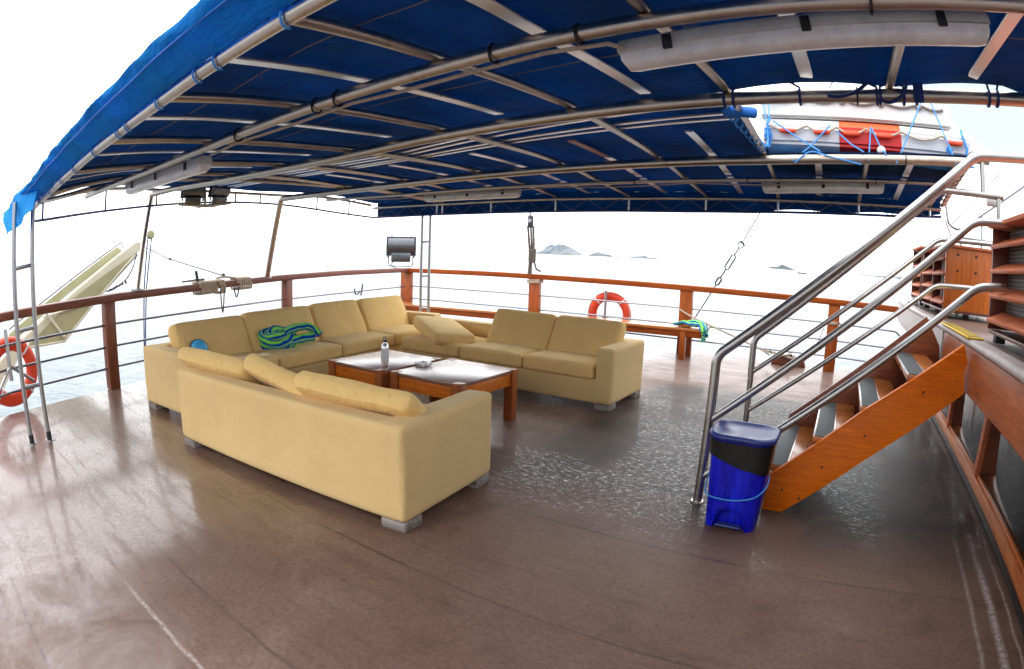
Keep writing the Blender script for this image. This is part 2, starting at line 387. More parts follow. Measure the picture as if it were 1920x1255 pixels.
# ------------------------------------------------------------------ helpers
COL = scene.collection
def link(o): COL.objects.link(o); return o
def set_mesh(name, bm, mat, smooth=True, angle=40):
    me = bpy.data.meshes.new(name)
    bmesh.ops.recalc_face_normals(bm, faces=bm.faces[:])
    if smooth:
        for f in bm.faces: f.smooth = True
        ca = math.radians(angle)
        for ed in bm.edges:
            if len(ed.link_faces) == 2 and ed.calc_face_angle(0) > ca: ed.smooth = False
    bm.to_mesh(me); bm.free()
    for m in (mat if isinstance(mat, (list, tuple)) else [mat]): me.materials.append(MT[m])
    return me
def tag(o, label, cat, group=None, kind=None):
    o['label'] = label; o['category'] = cat
    if group: o['group'] = group
    if kind: o['kind'] = kind
    return o
def thing(name, label, cat, loc=(0, 0, 0), rotz=0, group=None):
    o = link(bpy.data.objects.new(name, None)); o.empty_display_size = .1
    o.location = loc; o.rotation_euler = (0, 0, rotz)
    return tag(o, label, cat, group)
def root_inv(root):
    return (Matrix.Translation(root.location) @ Matrix.Rotation(root.rotation_euler.z, 4, 'Z')).inverted()
def part(root, name, bm, mat, smooth=True, angle=40, world=False, label=None):
    """a mesh under a thing (or under a part, for sub-parts)."""
    if world:
        top = root
        while top.parent: top = top.parent
        bm.transform(root_inv(top))
    o = link(bpy.data.objects.new(name, set_mesh(name, bm, mat, smooth, angle)))
    o.parent = root
    if label: o['label'] = label
    return o
def single(name, bm, mat, label, cat, base=(0, 0, 0), group=None, kind=None, smooth=True, angle=40):
    bm.transform(Matrix.Translation(-Vector(base)))
    o = link(bpy.data.objects.new(name, set_mesh(name, bm, mat, smooth, angle))); o.location = base
    return tag(o, label, cat, group, kind)
def structure(name, bm, mat, smooth=False):
    o = link(bpy.data.objects.new(name, set_mesh(name, bm, mat, smooth))); o['kind'] = 'structure'; return o
def BM(): return bmesh.new()

def add_box(bm, c, s, bev=.004, seg=2, rot=None):
    r = bmesh.ops.create_cube(bm, size=1)
    vs = r['verts']
    for v in vs: v.co = Vector((v.co.x * s[0], v.co.y * s[1], v.co.z * s[2]))
    if bev > 0:
        ed = list({e for v in vs for e in v.link_edges})
        g = bmesh.ops.bevel(bm, geom=ed, offset=bev, segments=seg, profile=.5, affect='EDGES')
        vs = list({v for f in g['faces'] for v in f.verts} | {v for v in vs if v.is_valid})
        # collect the whole island
        seen = set(vs); st = list(vs)
        while st:
            v = st.pop()
            for ee in v.link_edges:
                o = ee.other_vert(v)
                if o not in seen: seen.add(o); st.append(o)
        vs = list(seen)
    Mx = Matrix.Translation(c)
    if rot is not None: Mx = Mx @ rot
    for v in vs: v.co = Mx @ v.co
    return vs
def box(c, s, bev=.004, seg=2, rot=None):
    bm = BM(); add_box(bm, Vector(c), s, bev, seg, rot); return bm
def add_tube(bm, pts, r, n=10, closed=False, cap=True):
    pts = [Vector(p) for p in pts]; m = len(pts)
    rad = r if isinstance(r, (list, tuple)) else [r] * m
    rings = []; ref = None
    for i, p in enumerate(pts):
        if closed: d = pts[(i + 1) % m] - pts[i - 1]
        elif i == 0: d = pts[1] - p
        elif i == m - 1: d = p - pts[i - 1]
        else: d = (pts[i + 1] - p).normalized() + (p - pts[i - 1]).normalized()
        d.normalize()
        if ref is None:
            ref = Vector((0, 0, 1)) if abs(d.z) < .9 else Vector((1, 0, 0))
        a = ref - d * ref.dot(d)
        if a.length < 1e-5: a = d.orthogonal()
        a.normalize(); b = d.cross(a); ref = a
        rings.append([bm.verts.new(p + (a * math.cos(2 * math.pi * j / n) + b * math.sin(2 * math.pi * j / n)) * rad[i]) for j in range(n)])
    for i in range(m if closed else m - 1):
        A, B = rings[i], rings[(i + 1) % m]
        for j in range(n): bm.faces.new((A[j], A[(j + 1) % n], B[(j + 1) % n], B[j]))
    if cap and not closed:
        bm.faces.new(rings[0][::-1]); bm.faces.new(rings[-1])
def tube(pts, r, n=10, closed=False):
    bm = BM(); add_tube(bm, pts, r, n, closed); return bm
def smooth_path(pts, k=6):
    P = [Vector(p) for p in pts]
    if len(P) < 3: return P
    out = []
    for i in range(len(P) - 1):
        p0 = P[max(i - 1, 0)]; p1 = P[i]; p2 = P[i + 1]; p3 = P[min(i + 2, len(P) - 1)]
        for j in range(k):
            t = j / k; t2 = t * t; t3 = t2 * t
            out.append(.5 * ((2 * p1) + (p2 - p0) * t + (2 * p0 - 5 * p1 + 4 * p2 - p3) * t2 + (3 * p1 - p0 - 3 * p2 + p3) * t3))
    out.append(P[-1]); return out
def fillet(pts, r, k=6):
    P = [Vector(p) for p in pts]; out = [P[0]]
    for i in range(1, len(P) - 1):
        a, b, c = P[i - 1], P[i], P[i + 1]
        d1 = (a - b); d2 = (c - b); q = min(r, d1.length * .45, d2.length * .45)
        s = b + d1.normalized() * q; e2 = b + d2.normalized() * q
        for j in range(k + 1):
            t = j / k; out.append((1 - t) ** 2 * s + 2 * t * (1 - t) * b + t * t * e2)
    out.append(P[-1]); return out
def add_sweep(bm, path, prof, up=Vector((0, 0, 1))):
    """rectangular profile (list of (side, up)) swept along a path."""
    P = [Vector(p) for p in path]; rings = []
    for i, p in enumerate(P):
        if i == 0: d = P[1] - p
        elif i == len(P) - 1: d = p - P[i - 1]
        else: d = (P[i + 1] - p).normalized() + (p - P[i - 1]).normalized()
        d.normalize(); s = d.cross(up).normalized(); u = s.cross(d).normalized()
        rings.append([bm.verts.new(p + s * a + u * b) for a, b in prof])
    n = len(prof)
    for A, B in zip(rings, rings[1:]):
        for j in range(n): bm.faces.new((A[j], A[(j + 1) % n], B[(j + 1) % n], B[j]))
    bm.faces.new(rings[0][::-1]); bm.faces.new(rings[-1])
def rrect(w_, h_, r, k=3):
    out = []
    for cx, cy, a0 in ((w_ / 2 - r, h_ / 2 - r, 0), (-w_ / 2 + r, h_ / 2 - r, 90), (-w_ / 2 + r, -h_ / 2 + r, 180), (w_ / 2 - r, -h_ / 2 + r, 270)):
        for j in range(k + 1):
            a = R(a0 + 90 * j / k); out.append((cx + r * math.cos(a), cy + r * math.sin(a)))
    return out
def add_lathe(bm, prof, c=(0, 0, 0), n=24):
    c = Vector(c); rings = []
    for r, z in prof:
        if r < 1e-6: rings.append([bm.verts.new(c + Vector((0, 0, z)))])
        else: rings.append([bm.verts.new(c + Vector((r * math.cos(2 * math.pi * j / n), r * math.sin(2 * math.pi * j / n), z))) for j in range(n)])
    for A, B in zip(rings, rings[1:]):
        for j in range(n):
            q = [A[j % len(A)], A[(j + 1) % len(A)], B[(j + 1) % len(B)], B[j % len(B)]]
            q2 = []
            for v in q:
                if v not in q2: q2.append(v)
            if len(q2) > 2: bm.faces.new(q2)
def add_prism(bm, poly, d):
    """polygon (3-D points) extruded by vector d."""
    A = [bm.verts.new(Vector(p)) for p in poly]; B = [bm.verts.new(Vector(p) + Vector(d)) for p in poly]
    bm.faces.new(A); bm.faces.new(B[::-1]); n = len(A)
    for i in range(n): bm.faces.new((A[i], B[i], B[(i + 1) % n], A[(i + 1) % n]))
def prism(poly, d, bev=.003):
    bm = BM(); add_prism(bm, poly, d)
    if bev: bmesh.ops.bevel(bm, geom=bm.edges[:], offset=bev, segments=2, profile=.5, affect='EDGES')
    return bm
def soft_box(c, s, r=.04, cuts=9, amp=.004, seed=0, rot=None, puff=0, puff_axis=2):
    """upholstered block: rounded edges, faint lumps; puff swells the two big faces."""
    bm = BM(); bmesh.ops.create_cube(bm, size=2)
    bmesh.ops.subdivide_edges(bm, edges=bm.edges[:], cuts=cuts, use_grid_fill=True)
    h = Vector(s) / 2
    for v in bm.verts:
        u = v.co.copy()
        # push the cuts towards the edges so that the rounding has vertices
        u = Vector([math.copysign(abs(q) ** .6, q) for q in u])
        p = Vector((u.x * h.x, u.y * h.y, u.z * h.z))
        inner = Vector([max(-h[i] + r, min(h[i] - r, p[i])) for i in range(3)])
        d = p - inner
        if d.length > 1e-9: p = inner + d.normalized() * min(r, d.length) if d.length > r * .999 or sum(1 for i in range(3) if abs(d[i]) > 1e-9) > 1 else p
        if puff:
            a, b_ = [i for i in range(3) if i != puff_axis]
            g = (1 - abs(u[a]) ** 3.0) * (1 - abs(u[b_]) ** 3.0)
            p[puff_axis] += math.copysign(1, u[puff_axis]) * puff * g * (abs(u[puff_axis]) ** .5) - 0
        q = p * 4.0 + Vector((seed * 7.1, seed * 3.3, seed))
        nz = noise.noise(q) + .5 * noise.noise(q * 2.3)
        p += p.normalized() * nz * amp
        v.co = p
    Mx = Matrix.Translation(c)
    if rot is not None: Mx = Mx @ rot
    bm.transform(Mx); return bm
def pillow(c, s, rot=None, seed=0, amp=.008, edge=.78):
    """loose cushion: full in the middle, thinner towards a seamed edge; local z is its thickness."""
    bm = BM(); bmesh.ops.create_cube(bm, size=2)
    bmesh.ops.subdivide_edges(bm, edges=bm.edges[:], cuts=15, use_grid_fill=True)
    h = Vector(s) / 2
    for v in bm.verts:
        u = v.co
        a = math.copysign(abs(u.x) ** .75, u.x); b_ = math.copysign(abs(u.y) ** .75, u.y)
        fx = 1 - abs(a) ** 5; fy = 1 - abs(b_) ** 5
        t = edge + (1 - edge) * (max(fx, 0) * max(fy, 0)) ** .6
        rr = 1 - .035 * (1 - u.z * u.z) * 0 - .05 * (abs(a) ** 8) * (abs(b_) ** 8)
        sh = 1 - (.06 * abs(u.z) ** 2)
        p = Vector((a * h.x * rr * sh, b_ * h.y * rr * sh, u.z * h.z * t))
        # pinch lines radiating from the seams
        q = Vector((p.x * 14 + seed * 5, p.y * 3.0, seed * 2.7)); q2 = Vector((p.x * 3.5, p.y * 3.5 + seed * 9, p.z * 2 + seed))
        p.z += math.copysign(1, u.z) * (noise.noise(q) * amp * .55 * (abs(b_) ** 2) + noise.noise(q2) * amp)
        p.x += noise.noise(q2 + Vector((9, 0, 0))) * amp * .7; p.y += noise.noise(q2 + Vector((0, 9, 0))) * amp * .7
        v.co = p
    Mx = Matrix.Translation(c)
    if rot is not None: Mx = Mx @ rot
    bm.transform(Mx); return bm
def lerp_list(L_, x, i=0, j=1):
    if x <= L_[0][i]:
        a, b_ = L_[0], L_[1]
    elif x >= L_[-1][i]:
        a, b_ = L_[-2], L_[-1]
    else:
        for a, b_ in zip(L_, L_[1:]):
            if a[i] <= x <= b_[i]: break
    t = (x - a[i]) / (b_[i] - a[i]) if b_[i] != a[i] else 0
    return a[j] + (b_[j] - a[j]) * t

# ------------------------------------------------------------------ sea, deck
def build_sea():
    bm = BM()
    rs = [0, 6, 14, 30, 60, 120, 250, 600, 1500, 4000, 12000, 30000]
    n = 48; rings = []
    for r in rs:
        rings.append([bm.verts.new((0, 0, -2.4))] if r == 0 else [bm.verts.new((r * math.cos(2 * math.pi * j / n), r * math.sin(2 * math.pi * j / n), -2.4)) for j in range(n)])
    for A, B in zip(rings, rings[1:]):
        for j in range(n):
            if len(A) == 1: bm.faces.new((A[0], B[j], B[(j + 1) % n]))
            else: bm.faces.new((A[j], B[j], B[(j + 1) % n], A[(j + 1) % n]))
    structure('sea', bm, 'sea', True)
build_sea()

def xs(y): return -6.05 - .265 * (y - .75)          # inner edge of the stern
STERN = [(8.95, xs(8.95)), (6, xs(6)), (3, xs(3)), (1.2, xs(1.2)), (.75, xs(.75)), (.5, -5.98), (.3, -5.86), (-.2, -5.6), (-1.2, -4.9), (-2.0, -3.6)]
deck_poly = [(x, y) for y, x in STERN] + [(2.5, -2.1), (2.5, 8.95)]
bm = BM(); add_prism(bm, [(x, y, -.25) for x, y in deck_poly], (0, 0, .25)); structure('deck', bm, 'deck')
# hull below the deck edge
bm = BM(); add_prism(bm, [(x * 1.0 + (.03 if x < 0 else 0), y, -2.6) for x, y in deck_poly], (0, 0, 2.34)); structure('hull', bm, 'wood_fascia')
# toe rail: the low dark lip round the deck edge
# ------------------------------------------------------------------ railings
def railing(label, cap_path, posts, rods, mats, capw=.15, caph=.085, group=None, corner=None):
    base = cap_path[0]
    t = thing('deck_railing', label, 'railing', (base[0], base[1], 0), 0, None)
    bm = BM(); add_sweep(bm, cap_path, rrect(capw, caph, .014)); part(t, 'handrail', bm, mats[0], True, 35, True)
    for (x, y, top, rz, wd) in posts:
        bm = box((x, y, top / 2), (wd, .105, top), .006, 2, Matrix.Rotation(rz, 4, 'Z')); part(t, 'post', bm, mats[1], True, 35, True)
    for pth in rods:
        part(t, 'rail_rod', tube(pth, .0135, 8), 'rod', True, 40, True)
    return t
capz = [(-1.2, .86), (.5, .935), (2.0, .985), (3.2, 1.0), (4.85, 1.035), (6.4, 1.045), (8.68, 1.025)]
sp = [(.5, -5.98 - .0), (.3, -5.86), (-.2, -5.6), (-1.2, -4.9)]
cap = [(-4.9, -1.2, .86), (-5.6, -.2, .90), (-5.88, .3, .925), (-6.0, .55, .937)]
for y in (.8, 1.4, 2, 2.6, 3.2, 4, 4.85, 5.6, 6.4, 7.2, 8.0, 8.70): cap.append((xs(y), y, lerp_list(capz, y)))
an = math.atan2(1, -.265)
rods = []
def rodpath(f, y0, y1, z0, z1, dx=0):
    return None
for za, zb in ((.66, .70), (.43, .46), (.205, .23)):
    seg = [(-4.9, -1.2, za - .03), (-5.6, -.2, za - .02), (-5.88, .3, za - .01), (-6.0, .55, za)]
    for y in (.8, 1.4, 1.85): seg.append((xs(y), y, lerp_list([(.5, za), (2, zb)], y)))
    rods.append(seg)
    rods.append([(xs(1.93), 1.93, zb), (xs(4.96), 4.96, zb + .015)])
    rods.append([(xs(5.06), 5.06, zb + .01), (xs(8.6), 8.6, zb - .01)])
railing('dark brown stern railing with horizontal steel rods and tied-on rope', cap,
        [(xs(1.88), 1.88, lerp_list(capz, 1.88) - .04, an, .14), (xs(5.0), 5.0, lerp_list(capz, 5.0) - .04, an, .15), (-5.25, -.72, .84, R(125), .14)],
        rods, ('wood_stern', 'wood_post_stern'))
cap2 = [(-8.12, 8.70, 1.02), (-6, 8.70, 1.03), (-3, 8.70, 1.02), (0, 8.70, 1.01), (1.0, 8.70, 1.0)]
rods2 = []
for z in (.705, .455, .22):
    rods2 += [[(-8.1, 8.70, z), (-5.2, 8.70, z)], [(-5.06, 8.70, z), (-2.48, 8.70, z)], [(-2.34, 8.70, z), (-.15, 8.70, z)],
              fillet([(-.01, 8.70, z), (.93, 8.70, z - .02), (1.02, 8.70, z - .12)], .06)]
railing('varnished orange side railing behind the long bench', cap2,
        [(-8.17, 8.70, .985, 0, .26), (-5.13, 8.70, .985, 0, .20), (-2.41, 8.70, .985, 0, .20), (-.08, 8.70, .975, 0, .18)], rods2, ('wood_rail', 'wood_post'))

# bench along the side rail
def build_bench():
    t = thing('bench', 'long varnished wooden bench fixed below the side rail', 'bench', (-5.1, 8.3, 0))
    z0, z1 = .385, .465
    def zz(x): return z0 + (z1 - z0) * (x + 8.2) / 6.2
    for (a, b_) in ((-8.25, -5.05), (-5.045, -1.98)):
        bm = BM(); add_sweep(bm, [(a, 8.36, zz(a) - .022), (b_, 8.36, zz(b_) - .022)], rrect(.46, .045, .008)); part(t, 'seat_plank', bm, 'wood_bench', True, 35, True)
        bm = BM(); add_sweep(bm, [(a + .01, 8.165, zz(a) - .09), (b_ - .01, 8.165, zz(b_) - .09)], rrect(.035, .085, .006)); part(t, 'front_apron', bm, 'wood_rail', True, 35, True)
    for x in (-7.9, -5.2, -2.28):
        for y in (8.17, 8.52):
            part(t, 'leg', box((x, y, (zz(x) - .05) / 2), (.085, .075, zz(x) - .05), .005), 'wood_post', True, 35, True)
build_bench()

# ------------------------------------------------------------------ sofas
def sofa(label, origin, rot, length, depth, arm_l, arm_r, splits, backs, zs=.59, back_t=.16, armw=.18, seatz=.43):
    """local x along the back, y from back to front."""
    t = thing('sofa', label, 'sofa', origin, rot, 'tan sofas round the tables')
    zb = .055
    x0 = armw if arm_l else 0.0; x1 = length - (armw if arm_r else 0.0)
    part(t, 'base', soft_box((length / 2, depth / 2 + back_t / 2 - .01, zb + .12), (length - .02, depth - back_t + .0, .24), .025, 9, .003, 1), 'fabric')
    part(t, 'backrest', soft_box((length / 2, back_t / 2, zb + (zs - zb) / 2), (length, back_t, zs - zb), .032, 15, .004, 2), 'fabric')
    for on, xc in ((arm_l, armw / 2), (arm_r, length - armw / 2)):
        if on: part(t, 'armrest', soft_box((xc, depth / 2 + .002, zb + (zs - zb) / 2 + .003), (armw, depth, zs - zb), .032, 15, .004, xc), 'fabric')
    for i, (a, b_) in enumerate(splits):
        wd = b_ - a; yl = depth - back_t
        part(t, 'seat_cushion', soft_box(((a + b_) / 2, back_t + yl / 2 + .012, .285 + (seatz - .285) / 2), (wd - .008, yl + .01, seatz - .285), .036, 13, .005, i + 3, None, .018), 'fabric2')
    for i, (c, s, rt) in enumerate(backs):
        part(t, 'back_cushion', pillow(c, s, rt, i + 1 + length), 'fabric2')
    for x in (.09, length - .09):
        for y in (.09, depth - .09):
            part(t, 'foot', box((x, y, .029), (.16, .16, .058), .006), 'foot')
    return t
def lean(tilt, yaw=0, roll=0):
    # cushion stands on its edge, leaning back towards local -y
    return Matrix.Rotation(R(yaw), 4, 'Z') @ Matrix.Rotation(R(90 + tilt), 4, 'X') @ Matrix.Rotation(R(roll), 4, 'Z')
# sofa 2, its back to the camera
L2 = 2.21
sofa('tan sofa nearest the camera, seen from behind with three tilted cushions', (-4.07, 1.742, 0), R(5.6), L2, .915, True, True,
     [(.18, .80), (.80, 1.41), (1.41, L2 - .18)],
     [((.33, .27, .560), (.84, .46, .14), lean(52, 3, -2)), ((1.03, .33, .55), (.66, .46, .14), lean(52, -12, -18)), ((1.715, .29, .555), (.84, .46, .14), lean(50, 3, -3))])
# sofa 3, along the bench
L3 = 2.66
sofa('tan sofa in front of the bench, one back cushion lying flat', (-2.0, 5.70, 0), R(180 - .6), L3, .84, True, False,
     [(.19, .98), (.98, 1.79), (1.79, L3)],
     [((.545, .30, .572), (.80, .46, .17), lean(30, 0, 0)), ((1.33, .30, .577), (.80, .46, .17), lean(30, 2, 1)), ((2.28, .53, .51), (.92, .50, .17), Matrix.Rotation(R(-30), 4, 'Z') @ Matrix.Rotation(R(5), 4, 'X') @ Matrix.Rotation(R(-7), 4, 'Y'))])
# sofa 1, long, along the stern
L1 = 4.05
sofa('longest tan sofa, along the stern rail, with a striped towel on it', (-5.83, 5.93, 0), R(-82.6), L1, .83, True, True,
     [(.18, 1.07), (1.07, 2.02), (2.02, 2.95), (2.95, L1 - .18)],
     [((.60, .27, .585), (.93, .48, .20), lean(26, 0, 0)), ((1.50, .27, .585), (.86, .48, .20), lean(26, 1, 0)), ((2.43, .27, .58), (1.0, .47, .20), lean(27, -1, 0)), ((3.37, .26, .57), (.92, .45, .20), lean(27, 2, 0))])

# ------------------------------------------------------------------ tables
def table(label, x0, x1, y0, y1, h=.446):
    t = thing('coffee_table', label, 'coffee table', ((x0 + x1) / 2, (y0 + y1) / 2, 0), 0, 'low wooden tables between the sofas')
    wx, wy = x1 - x0, y1 - y0
    part(t, 'tabletop', box((0, 0, h - .014), (wx - .022, wy - .022, .028), .003), 'wood_top')
    lg = .085
    for sx in (-1, 1):
        for sy in (-1, 1):
            part(t, 'leg', box((sx * (wx / 2 - lg / 2), sy * (wy / 2 - lg / 2), h / 2 + .001), (lg, lg, h + .002 - .0), .005), 'wood_leg')
    for sy in (-1, 1): part(t, 'apron', box((0, sy * (wy / 2 - .032), h - .085), (wx - 2 * lg, .028, .105), .003), 'wood_table')
    for sx in (-1, 1): part(t, 'apron', box((sx * (wx / 2 - .032), 0, h - .085), (.028, wy - 2 * lg, .105), .003), 'wood_table')
table('low wooden table with the metal bottle standing on it', -4.09, -3.385, 3.30, 4.10)
table('low wooden table with the square ashtray, nearer the front arm', -3.335, -2.60, 3.35, 4.17)

def build_bottle():
    t = thing('drinking_bottle', 'silver metal drinking bottle on the table edge', 'bottle', (-3.50, 3.46, .4475))
    bm = BM(); add_lathe(bm, [(0, .002), (.028, .002), (.034, .008), (.035, .015), (.035, .045), (.035, .155), (.034, .172), (.027, .192), (.016, .204), (.015, .212), (0, .212)], n=28); part(t, 'body', bm, 'alu')
    bm = BM(); add_lathe(bm, [(.0352, .045), (.0354, .047), (.0354, .153), (.0352, .155)], n=28); part(t, 'print_band', bm, 'bottle_white')
    bm = BM(); add_lathe(bm, [(0, .212), (.018, .212), (.019, .218), (.019, .228), (.012, .234), (0, .234)], n=20); part(t, 'cap', bm, 'dark_steel')
    part(t, 'carry_loop', tube([(.016 * math.cos(a) , .0, .243 + .017 * math.sin(a)) for a in [i * math.pi / 8 for i in range(16)]], .0035, 8, True), 'dark_steel')
build_bottle()
def build_ashtray():
    t = thing('ashtray', 'small square silver ashtray between bottle and table edge', 'ashtray', (-3.375, 3.80, .4485))
    t.location = (-3.29, 3.72, .4485)
    bm = BM()
    for (a, b_) in (((0, .048), (.11, .014)), ((0, -.048), (.11, .014))): add_box(bm, Vector((a[0], a[1], .018)), (b_[0], b_[1], .034), .005)
    for (a, b_) in (((.048, 0), (.014, .082)), ((-.048, 0), (.014, .082))): add_box(bm, Vector((a[0], a[1], .018)), (b_[0], b_[1], .034), .005)
    add_box(bm, Vector((0, 0, .004)), (.108, .108, .007), .002)
    part(t, 'tray', bm, 'alu')
    part(t, 'ash', box((0, 0, .0105), (.08, .08, .006), .002), 'black')
build_ashtray()

# towels and the little blue thing
def towel_strip(path, width, thick, seed, uvw=1.0, amp=.02):
    """a folded strip of cloth swept along a path; UV y runs across the stripes."""
    P = smooth_path(path, 7); bm = BM(); uv = bm.loops.layers.uv.new('UVMap')
    nn = 12; rings = []
    for i, p in enumerate(P):
        d = (P[min(i + 1, len(P) - 1)] - P[max(i - 1, 0)]).normalized()
        s = d.cross(Vector((0, 0, 1)))
        s = s.normalized() if s.length > .05 else Vector((0, 1, 0)); u = s.cross(d).normalized()
        ring = []
        for j in range(nn):
            a = 2 * math.pi * j / nn
            q = p + s * math.cos(a) * width / 2 * (1 + .18 * noise.noise(Vector((i * .3, seed, 0)))) + u * math.sin(a) * thick / 2
            q += Vector((noise.noise(q * 14 + Vector((seed, 0, 0))), noise.noise(q * 14 + Vector((0, seed, 0))), noise.noise(q * 14))) * amp
            ring.append(bm.verts.new(q))
        rings.append(ring)
    for i in range(len(rings) - 1):
        for j in range(nn):
            f = bm.faces.new((rings[i][j], rings[i][(j + 1) % nn], rings[i + 1][(j + 1) % nn], rings[i + 1][j]))
            for lp, (a, b_) in zip(f.loops, ((i, j), (i, j + 1), (i + 1, j + 1), (i + 1, j))):
                lp[uv].uv = (a / 10.0 * uvw, abs(b_ / nn * 2 - 1) if False else b_ / nn)
    bm.faces.new(rings[0][::-1]); bm.faces.new(rings[-1])
    return bm
def merge(bms):
    me = bpy.data.meshes.new('tmp'); out = BM()
    for b_ in bms:
        b_.to_mesh(me); b_.free(); out.from_mesh(me)
    bpy.data.meshes.remove(me); return out
cx, cy, cz = -5.17, 3.46, .46
tc0 = Vector((-5.02, 3.36, .515)); te1 = Vector((.55, .835, 0)); te2 = Vector((-.835 * .80, .55 * .80, .60)).normalized(); te3 = te1.cross(te2)
def tl(a, b_, c_): return tc0 + te1 * a + te2 * b_ + te3 * c_
def torus_towel(r1, r2, up, rt, seed):
    bm = BM(); uv = bm.loops.layers.uv.new('UVMap'); G = []; na, nb = 48, 14
    for i in range(na):
        a = 2 * math.pi * i / na; c_ = Vector((r1 * math.cos(a), r2 * math.sin(a), up + .012 * math.sin(a * 2 + seed))); d_ = Vector((math.cos(a), math.sin(a) * r2 / r1, 0)).normalized(); row = []
        for j in range(nb):
            q = 2 * math.pi * j / nb + a * .5
            l_ = c_ + d_ * rt * math.cos(q) * 1.1 + Vector((0, 0, rt * math.sin(q)))
            l_ += Vector((noise.noise(l_ * 16 + Vector((seed, 0, 0))), noise.noise(l_ * 16 + Vector((0, seed, 0))), noise.noise(l_ * 16 + Vector((0, 0, seed))))) * .012
            row.append(bm.verts.new(tl(l_.x, l_.y, l_.z)))
        G.append(row)
    for i in range(na):
        for j in range(nb):
            f = bm.faces.new((G[i][j], G[i][(j + 1) % nb], G[(i + 1) % na][(j + 1) % nb], G[(i + 1) % na][j]))
            for lp, b_ in zip(f.loops, (j, j + 1, j + 1, j)): lp[uv].uv = (0, b_ / nb)
    return bm
tw = [torus_towel(.165, .105, -.01, .050, 1), torus_towel(.155, .095, .055, .046, 2), torus_towel(.088, .05, .095, .042, 4), torus_towel(.032, .02, .10, .028, 7),
      towel_strip([tl(.08, .02, .09), tl(.17, .05, .11), tl(.25, .09, .10), tl(.33, .11, .08), tl(.40, .10, .04), tl(.46, .05, .01)], .12, .085, 3, 1, .014),
      towel_strip([tl(.12, -.06, .03), tl(.21, -.05, .05), tl(.30, -.02, .05), tl(.38, .01, .03)], .11, .10, 5, 1, .012)]
single('towel', merge(tw), 'towel', 'crumpled blue and green striped towel heaped on the sofa seat', 'towel', (cx, cy, cz))
tb = [towel_strip([(-2.44, 8.26, .50), (-2.30, 8.24, .53), (-2.16, 8.22, .52), (-2.03, 8.20, .515), (-1.945, 8.18, .46), (-1.93, 8.18, .36)], .17, .06, 4, 1, .014),
      towel_strip([(-2.38, 8.36, .50), (-2.20, 8.34, .545), (-2.06, 8.27, .545), (-1.965, 8.12, .50), (-1.95, 8.10, .40), (-1.955, 8.10, .30)], .14, .055, 6, 1, .014)]
single('towel', merge(tb), 'towel', 'blue and green striped towel draped over the bench end', 'towel', (-2.15, 8.2, .47))
def build_mask():
    bm = BM(); add_lathe(bm, [(0, .055), (.038, .052), (.068, .037), (.086, .015), (.09, 0), (.075, -.011), (0, -.015)], n=28)
    bm.transform(Matrix.Translation((-4.95, 2.39, .552)) @ Matrix.Rotation(R(62), 4, 'Y'))
    t = thing('swim_cap', 'round light blue rubber cap behind the nearest sofa cushion', 'cap', (-4.95, 2.385, .45))
    part(t, 'dome', bm, 'sky_blue', world=True)
    bm = tube([(.091 * math.cos(a), .091 * math.sin(a), 0) for a in [i * math.pi / 14 for i in range(28)]], .007, 8, True)
    bm.transform(Matrix.Translation((-4.95, 2.39, .552)) @ Matrix.Rotation(R(62), 4, 'Y')); part(t, 'rim', bm, 'lid', world=True)
build_mask()

# ------------------------------------------------------------------ canopy
TY = dict(E=.78, T1=1.55, T2=2.6, T3=4.4, T4=5.2, T5=6.05)
TZ = {
 'E': [(-5.2, 1.875), (-4.2, 1.92), (-3.1, 1.97), (-2.1, 2.0), (-1.34, 2.04), (0, 2.12), (2.6, 2.27)],
 'T1': [(-6.2, 2.06), (-5.34, 2.055), (-4.14, 2.05), (-3.16, 2.06), (-2.23, 2.09), (-1.35, 2.12), (-.57, 2.165), (.23, 2.22), (.61, 2.26), (2.6, 2.40)],
 'T2': [(-6.85, 2.145), (-6.17, 2.145), (-4.84, 2.10), (-3.92, 2.085), (-3.05, 2.09), (-2.23, 2.13), (-1.35, 2.17), (-.54, 2.21), (.24, 2.25), (.91, 2.31), (2.6, 2.42)],
 'T3': [(-6.49, 2.12), (-5.64, 2.12), (-4.23, 2.135), (-3.29, 2.16), (-2.38, 2.185), (-1.5, 2.215), (-.63, 2.25), (.21, 2.30), (.98, 2.35)],
 'T4': [(-6.5, 2.14), (-4.99, 2.125), (-4.35, 2.135), (-3.28, 2.15), (-2.41, 2.16), (-1.51, 2.185), (-.65, 2.215), (.19, 2.26), (1.05, 2.305)],
 'T5': [(-6.42, 2.065), (-4.87, 2.07), (-3.32, 2.095), (-2.39, 2.10), (-1.52, 2.115), (-.71, 2.13), (.16, 2.15), (1.1, 2.175)],
}
TR = dict(E=.024, T1=.028, T2=.034, T3=.038, T4=.019, T5=.019)
ORD = ['E', 'T1', 'T2', 'T3', 'T4', 'T5']
YX = [(.70, -5.15), (.78, -5.2), (1.55, -6.15), (2.6, -6.75), (3.5, -6.72), (4.4, -6.6), (5.2, -6.5), (6.05, -6.42), (6.2, -6.4)]
def x_stern(y): return lerp_list(YX, y)
def tz(k, x): return lerp_list(TZ[k], x)
